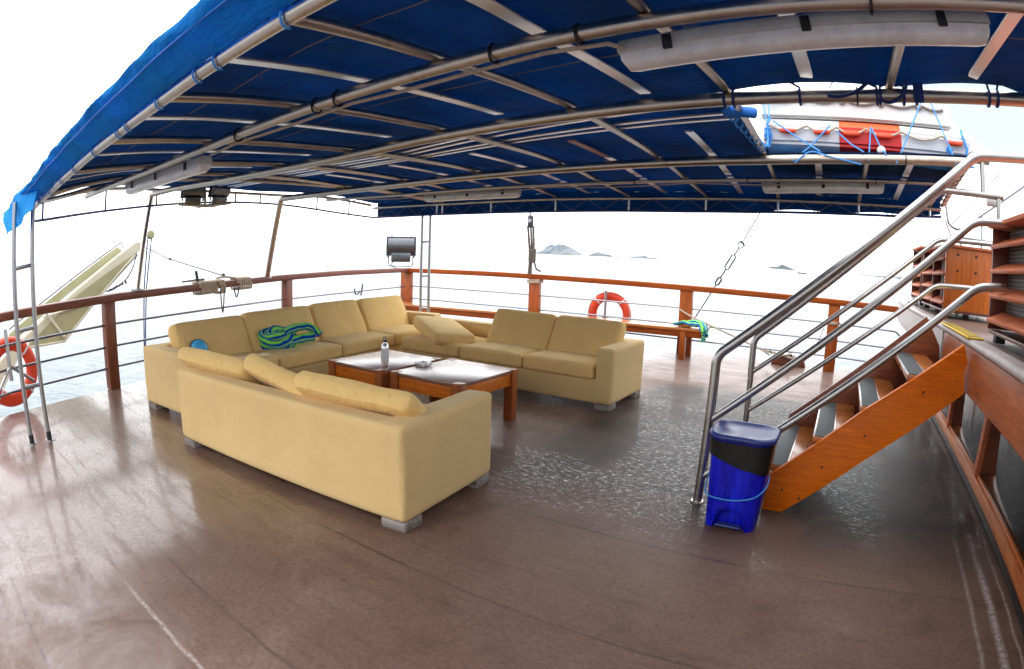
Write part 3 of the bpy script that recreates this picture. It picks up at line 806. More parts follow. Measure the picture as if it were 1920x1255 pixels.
def arch(x, y, off=0.0):
    """height of the beams over the tubes at (x, y): smooth through the tubes."""
    ys_ = [TY[k] for k in ORD]; zs_ = [tz(k, x) + TR[k] + (.004 if k == 'E' else 0) for k in ORD]
    if y <= ys_[0]: i = 0
    else:
        i = max(j for j in range(len(ys_)) if ys_[j] <= y + 1e-9); i = min(i, len(ys_) - 2)
    def sl(j):
        a = max(j - 1, 0); b_ = min(j + 1, len(ys_) - 1); return (zs_[b_] - zs_[a]) / (ys_[b_] - ys_[a])
    h = ys_[i + 1] - ys_[i]; t = (y - ys_[i]) / h; t2 = t * t; t3 = t2 * t
    z = (2 * t3 - 3 * t2 + 1) * zs_[i] + (t3 - 2 * t2 + t) * h * sl(i) + (-2 * t3 + 3 * t2) * zs_[i + 1] + (t3 - t2) * h * sl(i + 1)
    return z + off
can = thing('canopy', 'blue canvas canopy on a frame of steel pipes over the deck', 'canopy', (-2.5, 3.4, 2.1))
def tpath(k, x0, x1, st=.22):
    n = max(2, int(abs(x1 - x0) / st)); return [(x0 + (x1 - x0) * i / n, TY[k], tz(k, x0 + (x1 - x0) * i / n)) for i in range(n + 1)]
for k, x0, x1 in (('E', -5.25, 2.6), ('T1', -6.15, 2.6), ('T4', -6.5, 1.05), ('T5', -6.42, 1.08)):
    part(can, 'lengthwise_pipe', tube(tpath(k, x0, x1), TR[k], 12), 'pipe', world=True)
# two heavy pipes that bend down to the stern rail
for k, x1, pts in (('T2', 2.6, [(-6.46, 2.30, 1.03), (-6.78, 2.585, 2.145)]),
                   ('T3', 1.0, [(xs(4.56) + .0, 4.56, 1.04), (-6.50, 4.4, 2.118)])):
    P = fillet(pts + tpath(k, -6.1, x1, .4), .055, 5)
    part(can, 'bent_pipe', tube(P, TR[k], 14), 'pipe', world=True)
    b0 = Vector(pts[0]); bm = BM(); add_lathe(bm, [(0, .025), (.075, .025), (.08, .02), (.08, .004), (0, .004)], b0, 20); part(can, 'base_flange', bm, 'chrome_grey', world=True)
# rounded cross beams: x measured where they cross each tube
BX = [(-5.85, -5.75, -5.35, -5.25, -5.2, -5.15), (-4.8, -5.0, -4.75, -5.15, -5.1, -5.05), (-3.85, -4.2, -3.92, -4.23, -4.3, -4.25), (-2.95, -3.17, -3.05, -3.29, -3.28, -3.32), (-2.12, -2.24, -2.23, -2.38, -2.40, -2.39),
      (-1.28, -1.36, -1.36, -1.50, -1.51, -1.50), (-.5, -.57, -.54, -.63, -.65, -.71), (.3, .26, .24, .21, .19, .16), (1.1, 1.1, 1.05, 1.0, .98, .95), (1.9, 1.9, 1.85, 1.8, 1.8, 1.8)]
def xbeam(row, y):
    return lerp_list(list(zip([TY[k] for k in ORD], row)), y)
for bi, row in enumerate(BX):
    spans = [(.79, 6.05)]
    if bi >= 7: spans = [(.79, 2.62), (4.58, 6.05)] if bi == 7 else ([(.79, 2.62), (4.58, 6.05)] if bi == 8 else [(.79, 2.62)])
    for a, b_ in spans:
        P = []; n = max(6, int((b_ - a) / .16))
        for i in range(n + 1):
            y = a + (b_ - a) * i / n; x = max(xbeam(row, y), x_stern(y)); P.append((x, y, arch(x, y, .018)))
        part(can, 'cross_beam', tube(P, .0225, 10), 'pipe', world=True)
# flat bars half-way between the beams, white paint going pink
for bi in range(len(BX) - 1):
    row = [(a + b_) / 2 for a, b_ in zip(BX[bi], BX[bi + 1])]
    spans = [(.80, 2.6, 'whitebar'), (3.62, 4.35, 'pinkbar' if bi in (4,) else 'whitebar'), (4.4, 5.2, 'whitebar'), (5.28, 6.0, 'whitebar')]
    if bi >= 6: spans = [(.80, 2.52, 'whitebar')] + ([(4.62, 5.2, 'whitebar'), (5.28, 6.0, 'whitebar')] if bi in (6, 7) else [])
    for a, b_, mt in spans:
        P = []; n = max(4, int((b_ - a) / .16)); bm = BM()
        for i in range(n + 1):
            y = a + (b_ - a) * i / n; x = max(xbeam(row, y), x_stern(y)); P.append((x, y, arch(x, y, .034)))
        add_sweep(bm, P, rrect(.062, .012, .004, 1)); part(can, 'flat_bar', bm, mt, True, 35, True)
# four slats running lengthwise beside the second heavy pipe
for y0, y1 in ((3.05, 2.86), (3.17, 2.99), (3.36, 3.24), (3.47, 3.37)):
    P = []; bm = BM(); xa, xb = -6.3, -.66
    for i in range(25):
        x = xa + (xb - xa) * i / 24; y = lerp_list([(-2.2, y0), (-.9, y1)], max(-3.2, x)); y = y + (0 if x > -3.2 else 0); P.append((x, y, arch(x, y, .045)))
    add_sweep(bm, P, rrect(.036, .014, .004, 1)); part(can, 'slat', bm, 'whitebar', True, 35, True)
# canvas: top, with the gap over the stairs
def cloth_z(x, y, sag=.020):
    d = min(abs(x - xbeam(r_, max(.78, min(6.05, y)))) for r_ in BX)
    dy = min(abs(y - TY[k]) for k in ORD)
    return arch(x, y, .056) + .004 - sag * min(1, d / .42) * min(1, (dy + .15) / .5) * .0 + .012 * noise.noise(Vector((x * 2.1, y * 2.3, 0))) + .004
def cloth(y0, y1, xa, xb, ny, nx, edge0=None, edge1=None, drop=False, drop0=False):
    bm = BM(); g = []
    for j in range(ny + 1):
        row = []
        for i in range(nx + 1):
            fy = j / ny; y = y0 + (y1 - y0) * fy
            s = i / nx; x0 = xa(y) if callable(xa) else xa; x = x0 + (xb - x0) * s
            if edge1 and j == ny: y += edge1(x)
            if edge0 and j == 0: y += edge0(x)
            zc = cloth_z(x, y)
            if drop:
                t_ = max(0, 1 - (ny - j) / 5.0); zc = zc * (1 - t_) + t_ * (tz('T2', x) + TR['T2'] + .004 + (.014 * abs(math.sin((x + .55) * math.pi / .80)) if -.55 < x < .85 else 0))
            if drop0:
                t_ = max(0, 1 - j / 4.0); zc = zc * (1 - t_) + t_ * (tz('T3', x) + TR['T3'] + .006)
            row.append(bm.verts.new((x, y, zc)))
        g.append(row)
    for j in range(ny):
        for i in range(nx): bm.faces.new((g[j][i], g[j][i + 1], g[j + 1][i + 1], g[j + 1][i]))
    ext = bmesh.ops.extrude_face_region(bm, geom=bm.faces[:])
    for v in [q for q in ext['geom'] if isinstance(q, bmesh.types.BMVert)]: v.co.z += .004
    return bm
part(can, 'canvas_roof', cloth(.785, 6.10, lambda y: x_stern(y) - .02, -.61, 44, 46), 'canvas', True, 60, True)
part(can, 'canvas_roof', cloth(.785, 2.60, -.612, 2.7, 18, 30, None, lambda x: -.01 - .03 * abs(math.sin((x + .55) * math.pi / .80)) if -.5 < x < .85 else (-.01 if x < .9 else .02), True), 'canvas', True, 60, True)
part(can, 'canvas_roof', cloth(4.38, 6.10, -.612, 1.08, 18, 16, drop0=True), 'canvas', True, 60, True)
# port valance: from the roof edge down to the edge pipe, laced to it
def valance_port():
    bm = BM(); nx, nz = 200, 14; g = []
    for j in range(nz + 1):
        row = []
        for i in range(nx + 1):
            x = -5.25 + 7.9 * i / nx; f = j / nz
            top = Vector((x, .783, cloth_z(x, .785) + .004)); bot = Vector((x, TY['E'] - .035, tz('E', x) + .004))
            # scallops between lashings
            lash = abs(math.sin((x + 5.2) * math.pi / .44)); bot.z -= .0 ; bot.z += .035 * lash * 0 + .012 * noise.noise(Vector((x * 3, 0, 0)))
            out = Vector((x, .605 + .02 * noise.noise(Vector((x * 1.1, 4, 0))), tz('E', x) + .085 + .014 * noise.noise(Vector((x * 1.7, 0, 3)))))
            p = (1 - f) ** 2 * top + 2 * f * (1 - f) * (out * 2 - (top + bot) / 2) + f * f * bot
            wv = math.sin(f * math.pi)
            p.z += wv * (.016 * noise.noise(Vector((x * 4.5 + f * 3, f * 2.5, 7))) + .010 * noise.noise(Vector((x * 11 + f * 6, f * 2, 1))))
            p.y += wv * .016 * noise.noise(Vector((x * 5 - f * 5, f * 3, 2)))
            row.append(bm.verts.new(p))
        g.append(row)
    for j in range(nz):
        for i in range(nx): bm.faces.new((g[j][i], g[j][i + 1], g[j + 1][i + 1], g[j + 1][i]))
    ext = bmesh.ops.extrude_face_region(bm, geom=bm.faces[:])
    for v in [q for q in ext['geom'] if isinstance(q, bmesh.types.BMVert)]: v.co.y -= .004
    return bm
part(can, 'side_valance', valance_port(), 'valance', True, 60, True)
bm = tube([(x, .628 + .01 * noise.noise(Vector((x * 2, 0, 1))), tz('E', x) + .047 + .006 * noise.noise(Vector((x * 3, 5, 0)))) for x in [-5.2 + .1 * i for i in range(78)]], .004, 6)
part(can, 'valance_seam', bm, 'tarp_blue', world=True)
def corner_flap():
    bm = BM(); nu, nv = 18, 10; g = []
    A, B, Cc, Dd = Vector((-4.55, .70, 2.09)), Vector((-5.76, .525, 1.885)), Vector((-5.08, .53, 1.655)), Vector((-4.3, .64, 1.79))
    for j in range(nv + 1):
        row = []
        for i in range(nu + 1):
            u, v = i / nu, j / nv
            p = (A.lerp(B, u)).lerp(Dd.lerp(Cc, u), v)
            p.y += .03 * noise.noise(Vector((u * 5, v * 2, 1))) + .02 * math.sin(u * 9 + v * 3)
            p.z += .003 * noise.noise(Vector((u * 6, v * 3, 4)))
            row.append(bm.verts.new(p))
        g.append(row)
    for j in range(nv):
        for i in range(nu): bm.faces.new((g[j][i], g[j][i + 1], g[j + 1][i + 1], g[j + 1][i]))
    ext = bmesh.ops.extrude_face_region(bm, geom=bm.faces[:])
    for v in [q for q in ext['geom'] if isinstance(q, bmesh.types.BMVert)]: v.co.y -= .005
    return bm
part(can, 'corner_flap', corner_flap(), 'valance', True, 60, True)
# lashings of the valance on the edge pipe
for i, x in enumerate([-4.75, -4.3, -3.85, -3.45, -2.98, -2.55, -2.42, -2.05, -1.72, -1.58, -1.22, -.8, -.2, .5]):
    z = tz('E', x); rr = TR['E'] + .006
    P = [(x + .03 * math.sin(a * .5), .78 + rr * math.cos(a), z + rr * math.sin(a)) for a in [R(d) for d in range(0, 330, 30)]]
    P = [(x - .02, .745, z + .06)] + P + [(x + .05, .75, z + .07)]
    part(can, 'lashing', tube(P, .0042, 6), 'cord_blue', world=True)
# starboard edge: lower chord, struts, lacing and an inner valance
T5L = [(-6.42, 1.925), (-4.65, 1.935), (-3.32, 1.95), (-1.76, 1.97), (-.87, 2.0), (.56, 2.06), (1.17, 2.11)]
bm = tube([(x, 6.05, lerp_list(T5L, x)) for x in [-6.42 + .25 * i for i in range(31)]], .014, 8); part(can, 'lower_chord', bm, 'blue_paint', world=True)
for r_ in BX[:9]:
    x = max(r_[5], -6.40); part(can, 'edge_strut', tube([(x, 6.05, tz('T5', x)), (x, 6.05, lerp_list(T5L, x))], .014, 8), 'whitebar', world=True)
def valance_star(xa, xb, up):
    bm = BM(); nx = int((xb - xa) / .08); g = []
    for j in range(5):
        row = []
        for i in range(nx + 1):
            x = xa + (xb - xa) * i / nx; f = j / 4
            zt = cloth_z(x, 6.10); zb_ = lerp_list(T5L, x) - .012
            if up: zb_ += up * abs(math.sin((x - xa) * math.pi / .88)) ** .7
            row.append(bm.verts.new((x, 6.10 + .02 * noise.noise(Vector((x * 3, f, 0))) * f, zt + (zb_ - zt) * f)))
        g.append(row)
    for j in range(4):
        for i in range(nx): bm.faces.new((g[j][i], g[j][i + 1], g[j + 1][i + 1], g[j + 1][i]))
    ext = bmesh.ops.extrude_face_region(bm, geom=bm.faces[:])
    for v in [q for q in ext['geom'] if isinstance(q, bmesh.types.BMVert)]: v.co.y += .004
    return bm
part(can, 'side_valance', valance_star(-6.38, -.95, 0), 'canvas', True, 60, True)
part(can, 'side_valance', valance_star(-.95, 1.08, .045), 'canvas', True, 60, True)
bm = BM(); x = -6.3; k_ = 0
P = []
while x < 1.0:
    P.append((x, 6.035, tz('T5', x) - .01 if k_ % 2 else lerp_list(T5L, x) + .005)); x += .20; k_ += 1
add_tube(bm, P, .0035, 5); part(can, 'lacing_cord', bm, 'cord_grey', world=True)
# stern end: arched lower chord, struts, thin stays
SL = [(.80, -5.22, 1.77), (.93, -5.4, 1.785), (1.84, -6.35, 1.92), (2.96, -6.74, 2.035), (3.72, -6.69, 2.065), (4.53, -6.6, 2.05), (5.47, -6.48, 1.965), (6.05, -6.42, 1.925)]
P = smooth_path([(a[1], a[0], a[2]) for a in SL], 6); part(can, 'lower_chord', tube(P, .013, 8), 'blue_paint', world=True)
P = [(x_stern(y), y, arch(x_stern(y), y, .02)) for y in [.75 + .15 * i for i in range(36)]]; part(can, 'end_beam', tube(P, .018, 8), 'pipe', world=True)
def slow(y):
    return Vector((lerp_list(SL, y, 0, 1), y, lerp_list(SL, y, 0, 2)))
for y in (.9, 1.84, 2.6, 3.78, 4.15, 5.05, 5.6):
    q = slow(y); part(can, 'edge_strut', tube([q, (q.x, q.y, arch(q.x, q.y, .02))], .011, 7), 'blue_paint', world=True)
bm = BM()
for y in (1.1, 1.35, 1.6, 2.1, 2.35, 4.4, 4.75):
    q = slow(y); part(can, 'lacing_cord', tube([q, (q.x - .02, q.y - .10, arch(q.x, q.y, .02))], .0028, 5), 'cord_navy', world=True)
add_tube(bm, smooth_path([slow(3.80) + Vector((0, 0, .02)), slow(3.95) + Vector((.02, 0, .06)), (slow(4.1).x, 4.1, arch(slow(4.1).x, 4.1, 0))], 5), .004, 5)
part(can, 'lacing_cord', bm, 'cord_navy', world=True)
# thin stitched cords under the canvas and the lamp cable on the pipes
for yy, xa, xb in ((1.15, -5.2, 1.8), (2.05, -5.8, 1.4)):
    bm = BM(); add_tube(bm, [(x, yy + .05 * noise.noise(Vector((x, yy, 0))), cloth_z(x, yy) - .012 - .006 * abs(noise.noise(Vector((x * 3, 0, 0))))) for x in [xa + .1 * i for i in range(int((xb - xa) / .1))]], .0028, 5)
    for i in range(9):
        x = xa + .5 + i * .72 + random.uniform(-.1, .1); z = cloth_z(x, yy) - .012; add_tube(bm, [(x, yy, z), (x + .01, yy, z - random.uniform(.02, .05))], .002, 4)
    part(can, 'stitch_cord', bm, 'cord_grey', world=True)
bm = BM(); P = []
for i in range(56):
    x = -3.15 + 2.45 * i / 55; P.append((x, 1.585 + .012 * noise.noise(Vector((x * 2, 0, 0))), tz('T1', x) - .030 - .012 * abs(math.sin(x * 3.4))))
P += [(-.66, 1.62, tz('T1', -.66) - .05), (-.60, 1.66, tz('T1', -.6) - .06)]
add_tube(bm, P, .008, 7); part(can, 'lamp_cable', bm, 'rope', world=True)
bm = BM(); P = [(x, 5.18, tz('T4', x) - .028 - .02 * abs(math.sin(x * 2.2))) for x in [-6.0 + .12 * i for i in range(50)]]
add_tube(bm, P, .006, 6); part(can, 'lamp_cable', bm, 'rope', world=True)
bm = BM()
for k, xx in (('T1', (-2.75, -2.05, -1.9, -1.1, -.78)), ('T1', (.12,)), ('T2', (.08,)), ('T3', (.5,)), ('T4', (-2.0, -.9, .3, .6))):
    for x in xx: part(can, 'cable_tie', tube([(x, TY[k] + (TR[k] + .004) * math.cos(a), tz(k, x) - .004 + (TR[k] + .008) * math.sin(a)) for a in [i * math.pi / 8 for i in range(16)]], .005, 5, True), 'black', world=True)
bm.free()
# lashings along the ragged edge over the stairs
bm = BM()
def wrap(x, dx=0.0, drop=.07):
    z = tz('T2', x); rr = TR['T2'] + .007
    P = [(x - dx, 2.55, z + .05)] + [(x + dx * .3, 2.6 - rr * math.cos(a), z + rr * math.sin(a)) for a in [R(d) for d in range(60, -200, -30)]]
    add_tube(bm, P, .0065, 6)
bm.free()
for x, dx in ((-.56, .03), (-.50, -.02), (-.20, .03), (.16, .05), (.20, -.03), (.30, .02), (.37, .0), (.74, .01), (.79, 0)):
    bm = BM(); wrap(x, dx); part(can, 'lashing', bm, 'cord_navy', world=True)
bm = BM()
add_tube(bm, smooth_path([(.15, 2.56, 2.31), (.08, 2.555, 2.25), (.0, 2.56, 2.222), (-.06, 2.565, 2.225)], 5), .009, 6)
part(can, 'lashing', bm, 'cord_navy', world=True); bm = BM()
add_tube(bm, smooth_path([(.33, 2.5, 2.33), (.30, 2.555, 2.25), (.24, 2.56, 2.21), (.19, 2.56, 2.215)], 5), .008, 6)
part(can, 'lashing', bm, 'cord_navy', world=True); bm = BM()
add_box(bm, Vector((.375, 2.555, 2.268)), (.05, .006, .10), .002)
part(can, 'lashing', bm, 'cord_navy', world=True)
# rolled canvas bundle at the corner of the opening, tied with cord
bm = tube(smooth_path([(-.66, 3.05, 2.27), (-.55, 3.03, 2.265), (-.47, 3.05, 2.26)], 4), [.018] + [.032] * 7 + [.024], 12); part(can, 'canvas_bundle', bm, 'tarp_blue', world=True)
bm = BM()
for i in range(7):
    y = 3.15 + i * .17; z = arch(-.62, y, .018); part(can, 'lashing', tube([(-.62 + .034 * math.cos(a), y + .05 * math.sin(a * .5), z + .034 * math.sin(a)) for a in [i_ * math.pi / 7 for i_ in range(14)]], .006, 5, True), 'cord_blue', world=True)
P = []
for i in range(40):
    P.append((-.60 + .05 * noise.noise(Vector((i * .4, 1, 0))), 3.05 + .10 * noise.noise(Vector((i * .45, 5, 0))), 2.27 + .07 * noise.noise(Vector((i * .5, 9, 0)))))
add_tube(bm, smooth_path(P, 3), .006, 5); part(can, 'lashing', bm, 'cord_blue', world=True)
# edge cord down the forward end on the far side
bm = BM()
for i in range(12):
    y = 4.45 + i * .135; z = arch(1.08, y, .03); add_tube(bm, [(1.09 + .035 * math.cos(a), y + .05 * math.sin(a * .5), z + .035 * math.sin(a)) for a in [i_ * math.pi / 6 for i_ in range(12)]], .008, 5, True)
add_tube(bm, [(1.09, 4.40 + .15 * i, arch(1.08, 4.4 + .15 * i, .02)) for i in range(12)], .02, 8)
part(can, 'forward_edge_roll', bm, 'pipe', world=True)

# ladder-shaped supports
def ladder(label, a0, a1, b0, b1, rungs, r=.021):
    t = thing('ladder_support', label, 'ladder support', (a0[0], a0[1], 0), 0, 'ladder supports of the canopy')
    for p, q in ((a0, a1), (b0, b1)):
        rl = part(t, 'rail', tube([p, q], r, 12), 'chrome_grey', world=True)
        part(rl, 'socket', tube([p, (p[0], p[1], .075)], r + .003, 12), 'black', world=True)
        bm = BM(); add_lathe(bm, [(0, .006), (.045, .006), (.047, .003), (.047, .0005), (0, .0005)], (p[0], p[1], 0), 16); part(rl, 'foot_plate', bm, 'chrome_grey', world=True)
    for z in rungs:
        f = z / a1[2]; P = Vector(a0).lerp(Vector(a1), f); Q = Vector(b0).lerp(Vector(b1), f)
        part(t, 'rung', tube([P, Q], .016, 10), 'chrome_grey', world=True)
ladder('ladder-shaped steel canopy support beside the stern lifebuoy', (-4.88, .575, 0), (-4.88, .555, 1.90), (-4.885, .75, 0), (-4.88, .725, 1.93), (.46, .905, 1.385))
ladder('ladder-shaped steel canopy support rising behind the long sofa', (-5.50, 6.15, 0), (-5.50, 6.15, 2.05), (-5.35, 6.15, 0), (-5.35, 6.15, 2.06), (.62, 1.075, 1.555))

# ------------------------------------------------------------------ lamps
def tubelamp(label, p, q, wdt=.10):
    p, q = Vector(p), Vector(q); mid = (p + q) / 2; ln = (q - p).length
    t = thing('fluorescent_lamp', label, 'lamp', mid, 0, 'tube lamps under the canopy')
    d = (q - p).normalized(); s = d.cross(Vector((0, 0, 1))).normalized(); u = s.cross(d)
    M_ = Matrix((d, s, u)).transposed().to_4x4()
    def put(name, bm, mt, **kw):
        bm.transform(M_); return part(t, name, bm, mt, **kw)
    # housing: trapezoid channel; cover: rounded trough below
    bm = BM(); pr = [(-.5 * wdt, -.012), (-.5 * wdt, .012), (-.34 * wdt, .04), (.34 * wdt, .04), (.5 * wdt, .012), (.5 * wdt, -.012)]
    A = [bm.verts.new((-ln / 2, a, b_)) for a, b_ in pr]; B = [bm.verts.new((ln / 2, a, b_)) for a, b_ in pr]
    bm.faces.new(A); bm.faces.new(B[::-1])
    for i in range(6): bm.faces.new((A[i], B[i], B[(i + 1) % 6], A[(i + 1) % 6]))
    bmesh.ops.bevel(bm, geom=bm.edges[:], offset=.004, segments=2, affect='EDGES'); put('housing', bm, 'lamp_body')
    bm = BM(); nn = 12; rings = []
    for x, k in ((-ln / 2 + .008, .55), (-ln / 2 + .02, .9), (-ln / 2 + .05, 1), (ln / 2 - .05, 1), (ln / 2 - .02, .9), (ln / 2 - .008, .55)):
        rings.append([bm.verts.new((x, -.46 * wdt * math.cos(math.pi * j / nn) * (1 if k == 1 else .97), -.0125 - .052 * k * math.sin(math.pi * j / nn) ** .55)) for j in range(nn + 1)])
    for a, b_ in zip(rings, rings[1:]):
        for j in range(nn): bm.faces.new((a[j], a[j + 1], b_[j + 1], b_[j]))
    bm.faces.new(rings[0]); bm.faces.new(rings[-1][::-1])
    bmesh.ops.holes_fill(bm, edges=bm.edges[:], sides=0); put('cover', bm, 'diffuser')
    for f in (-.36, 0, .36):
        for sd_ in (-1, 1):
            bm = box((f * ln, sd_ * (.5 * wdt + .004), -.002), (.03, .012, .05), .003); put('clip', bm, 'black')
    for f in (-.3, .3):
        bm = box((f * ln, 0, .055), (.05, .03, .05), .003); put('bracket', bm, 'whitebar')
tubelamp('large tube lamp at the top right under the canopy', (-.685, 1.67, 2.105), (.515, 1.67, 2.225))
tubelamp('tube lamp under the canopy at its stern corner, farthest left', (-4.85, 1.63, 2.00), (-3.30, 1.63, 2.00))
tubelamp('tube lamp above the ladder support by the rail corner', (-4.70, 5.30, 2.09), (-3.36, 5.30, 2.10))
tubelamp('tube lamp above the stair handrails, below the strapped float', (-.775, 5.30, 2.165), (.385, 5.30, 2.235))

def floodlight(label, loc, rz, sc=1.0, rx=0, cable=True):
    t = thing('floodlight', label, 'floodlight', loc, rz, 'floodlights')
    s = sc; T_ = Matrix.Rotation(rx, 4, 'X')
    def put(p_, name, bm, mt): bm.transform(T_); return part(p_, name, bm, mt)
    bm = BM()                                    # reflector shell: curved back
    n = 10; A = []; B = []
    for j in range(n + 1):
        a = math.pi * j / n; A.append((-.27 * s, -.13 * s * math.sin(a) ** .8, .21 * s + .17 * s * math.cos(a)))
    add_prism(bm, A, (.54 * s, 0, 0)); bmesh.ops.bevel(bm, geom=[e_ for e_ in bm.edges if abs(e_.verts[0].co.x - e_.verts[1].co.x) < 1e-6], offset=.008, segments=2, affect='EDGES'); hs = put(t, 'housing', bm, 'gunmetal')
    put(t, 'front_frame', box((0, .012 * s, .21 * s), (.62 * s, .03 * s, .40 * s), .006), 'dark_steel')
    put(t, 'gear_box', box((0, -.09 * s, -.02 * s), (.40 * s, .12 * s, .19 * s), .012), 'gunmetal')
    put(t, 'lens', box((0, .03 * s, .21 * s), (.52 * s, .012, .31 * s), .004), 'glass')
    bm = tube([(-.25 * s, -.06 * s, 0), (-.25 * s, -.06 * s, -.16 * s), (-.22 * s, -.06 * s, -.20 * s), (.22 * s, -.06 * s, -.20 * s), (.25 * s, -.06 * s, -.16 * s), (.25 * s, -.06 * s, 0)], .012 * s, 8); put(t, 'bracket', bm, 'dark_steel')
    for sx in (-1, 1):
        put(t, 'knob', box((sx * .265 * s, -.06 * s, .0), (.04 * s, .05 * s, .05 * s), .008), 'dark_steel')
        put(t, 'hinge', box((sx * .2 * s, .01 * s, .415 * s), (.03 * s, .03 * s, .025 * s), .004), 'dark_steel')
    if cable: put(t, 'cable', tube(smooth_path([(-.15 * s, -.09 * s, -.10 * s), (-.19 * s, -.1 * s, -.17 * s), (-.12 * s, -.1 * s, -.235 * s), (.0, -.1 * s, -.245 * s)], 5), .009, 6), 'black')
    return t
floodlight('dark floodlight standing on the corner of the deck rail', (-8.37, 8.72, 1.30), R(43), 1.0)
floodlight('grey floodlight hanging under the canopy end, left one of two', (-6.62, 3.10, 2.085), R(80), .52, R(20), False)
floodlight('grey floodlight hanging under the canopy end, right one of two', (-6.62, 3.47, 2.10), R(100), .52, R(20), False)
bm = tube([(-6.60, 2.9, 2.02), (-6.60, 3.28, 2.0), (-6.60, 3.66, 2.05)], .022, 8); add_tube(bm, [(-6.60, 3.28, 2.0), (-6.62, 3.28, 2.22)], .02, 8)
add_tube(bm, [(-6.6, 3.20 + .10 * i / 10, 1.965 - .05 * math.sin(i / 10 * math.pi)) for i in range(11)], .006, 6)
part(can, 'floodlight_bar', bm, 'cream_light', world=True)

# ------------------------------------------------------------------ strapped float above the canopy
def float_body(label, x0, x1, y, z, wd, ht, bands, group, prof=None):
    t = thing('life_float', label, 'life float', ((x0 + x1) / 2, y, z), 0, group)
    prof = prof or [(-.5, -.32), (-.36, -.5), (.36, -.5), (.5, -.32), (.5, .18), (.30, .5), (-.30, .5), (-.5, .18)]
    for i, (a, b_, ml, mu) in enumerate(bands):
        bm = BM(); add_prism(bm, [(a, y + p * wd, z + q * ht) for p, q in prof], (b_ - a, 0, 0))
        bmesh.ops.bevel(bm, geom=[e_ for e_ in bm.edges if abs(e_.verts[0].co.x - e_.verts[1].co.x) > 1e-5], offset=.02, segments=2, affect='EDGES')
        bm.transform(root_inv(t))
        me = set_mesh('body', bm, [ml, mu], True, 35)
        for p_ in me.polygons:
            if p_.normal.z > .25: p_.material_index = 1
        o = link(bpy.data.objects.new('centre_band' if ml == 'float_red' else 'body', me)); o.parent = t
    return t
fl = float_body('white float with a red band, strapped over the canopy gap', -.67, 1.12, 4.98, 2.540, .62, .28,
                [(-.67, -.03, 'greywhite', 'white'), (-.028, .50, 'float_red', 'float_orange'), (.502, 1.12, 'greywhite', 'white')], 'life floats over the canopy')
yy = 4.655
bm = BM(); P = []
gx = [-.62, -.30, -.05, .20, .50, .86, 1.08]
for a, b_ in zip(gx, gx[1:]):
    for i in range(8):
        f = i / 8; P.append((a + (b_ - a) * f, yy - .012, 2.588 - .05 * math.sin(f * math.pi) + .04 * (1 - abs(2 * f - 1)) * 0))
add_tube(bm, P, .010, 7); gl = part(fl, 'grab_line', bm, 'rope', world=True)
for a, b_ in ((-.62, -.30), (-.30, -.05), (-.05, .20), (.20, .50), (.86, 1.08)):
    m_ = (a + b_) / 2; bm = tube([(m_ - .07, yy - .018, 2.545), (m_ - .05, yy - .018, 2.54), (m_, yy - .018, 2.538), (m_ + .05, yy - .018, 2.54), (m_ + .07, yy - .018, 2.545)], [.010, .02, .022, .02, .010], 10); part(gl, 'grip_float', bm, 'ring', world=True)
for x in (-.62, 1.06):
    part(fl, 'end_lashing', tube([(x, yy - .015, 2.40), (x + .02, yy - .02, 2.5), (x - .01, yy - .01, 2.60), (x, yy + .1, 2.68)], .012, 7), 'cord_blue', world=True)
fl2 = float_body('white float stacked behind the red-banded one', -.70, .98, 5.02, 2.795, .46, .20, [(-.70, .98, 'white', 'white')], 'life floats over the canopy', [(-.5, -.5), (.5, -.5), (.5, .5), (-.5, .5)])
bm = BM(); P = []
gx = [-.68, -.36, -.30, -.02, .04, .32, .38, .66, .72, .95]
for a, b_ in zip(gx, gx[1:]):
    for i in range(6):
        f = i / 6; P.append((a + (b_ - a) * f, 4.775, 2.855 + (b_ - a) * .0 - .03 * math.sin(f * math.pi)))
add_tube(bm, P, .012, 7); part(fl2, 'grab_line', bm, 'cord_grey', world=True)
bm = box((.15, 4.787, 2.699), (1.66, .008, .008), .002); part(fl2, 'rub_strip', bm, 'cord_grey', world=True)
# tarpaulin under them and the blue straps
bm = BM(); g = []
for j in range(6):
    g.append([bm.verts.new((-.60 + 1.75 * i / 24, 4.62 + .75 * j / 5, 2.336 + .008 * noise.noise(Vector((i * .4, j, 0))) + (.03 if j else -.015) + .04 * i / 24)) for i in range(25)])
for j in range(5):
    for i in range(24): bm.faces.new((g[j][i], g[j][i + 1], g[j + 1][i + 1], g[j + 1][i]))
ext = bmesh.ops.extrude_face_region(bm, geom=bm.faces[:])
for v in [q for q in ext['geom'] if isinstance(q, bmesh.types.BMVert)]: v.co.z -= .005
single('tarpaulin', bm, 'valance', 'blue tarpaulin spread under the strapped white float', 'tarpaulin', (.2, 4.9, 2.38))
stt = thing('strap', 'light blue cords zigzagging over the white float and pipe', 'strap', (.2, 4.5, 2.5))
T3f = lambda x: tz('T3', x)
for a, b_ in (((-.58, 2.62), (-.18, T3f(-.2) + .05)), ((-.10, 2.60), (-.40, T3f(-.4) - .02)), ((-.05, 2.55), (.16, T3f(.1) + .05)), ((.24, 2.60), (.20, T3f(.2) - .02)), ((.245, 2.60), (.34, T3f(.3) + .03)),
              ((.71, 2.88), (.42, T3f(.4) - .035)), ((.80, 2.88), (.92, T3f(.9) - .03)), ((-.62, 2.86), (-.58, 2.58)), ((-.68, 2.86), (-.60, 2.55)), ((-.63, 2.56), (-.60, 2.35))):
    part(stt, 'cord', tube([(a[0], 4.63 if a[1] < 2.7 else 4.74, a[1]), ((a[0] * .45 + b_[0] * .55), 4.55, (a[1] * .45 + b_[1] * .55)), (b_[0], 4.36, b_[1])], .006, 6), 'cord_blue', world=True)
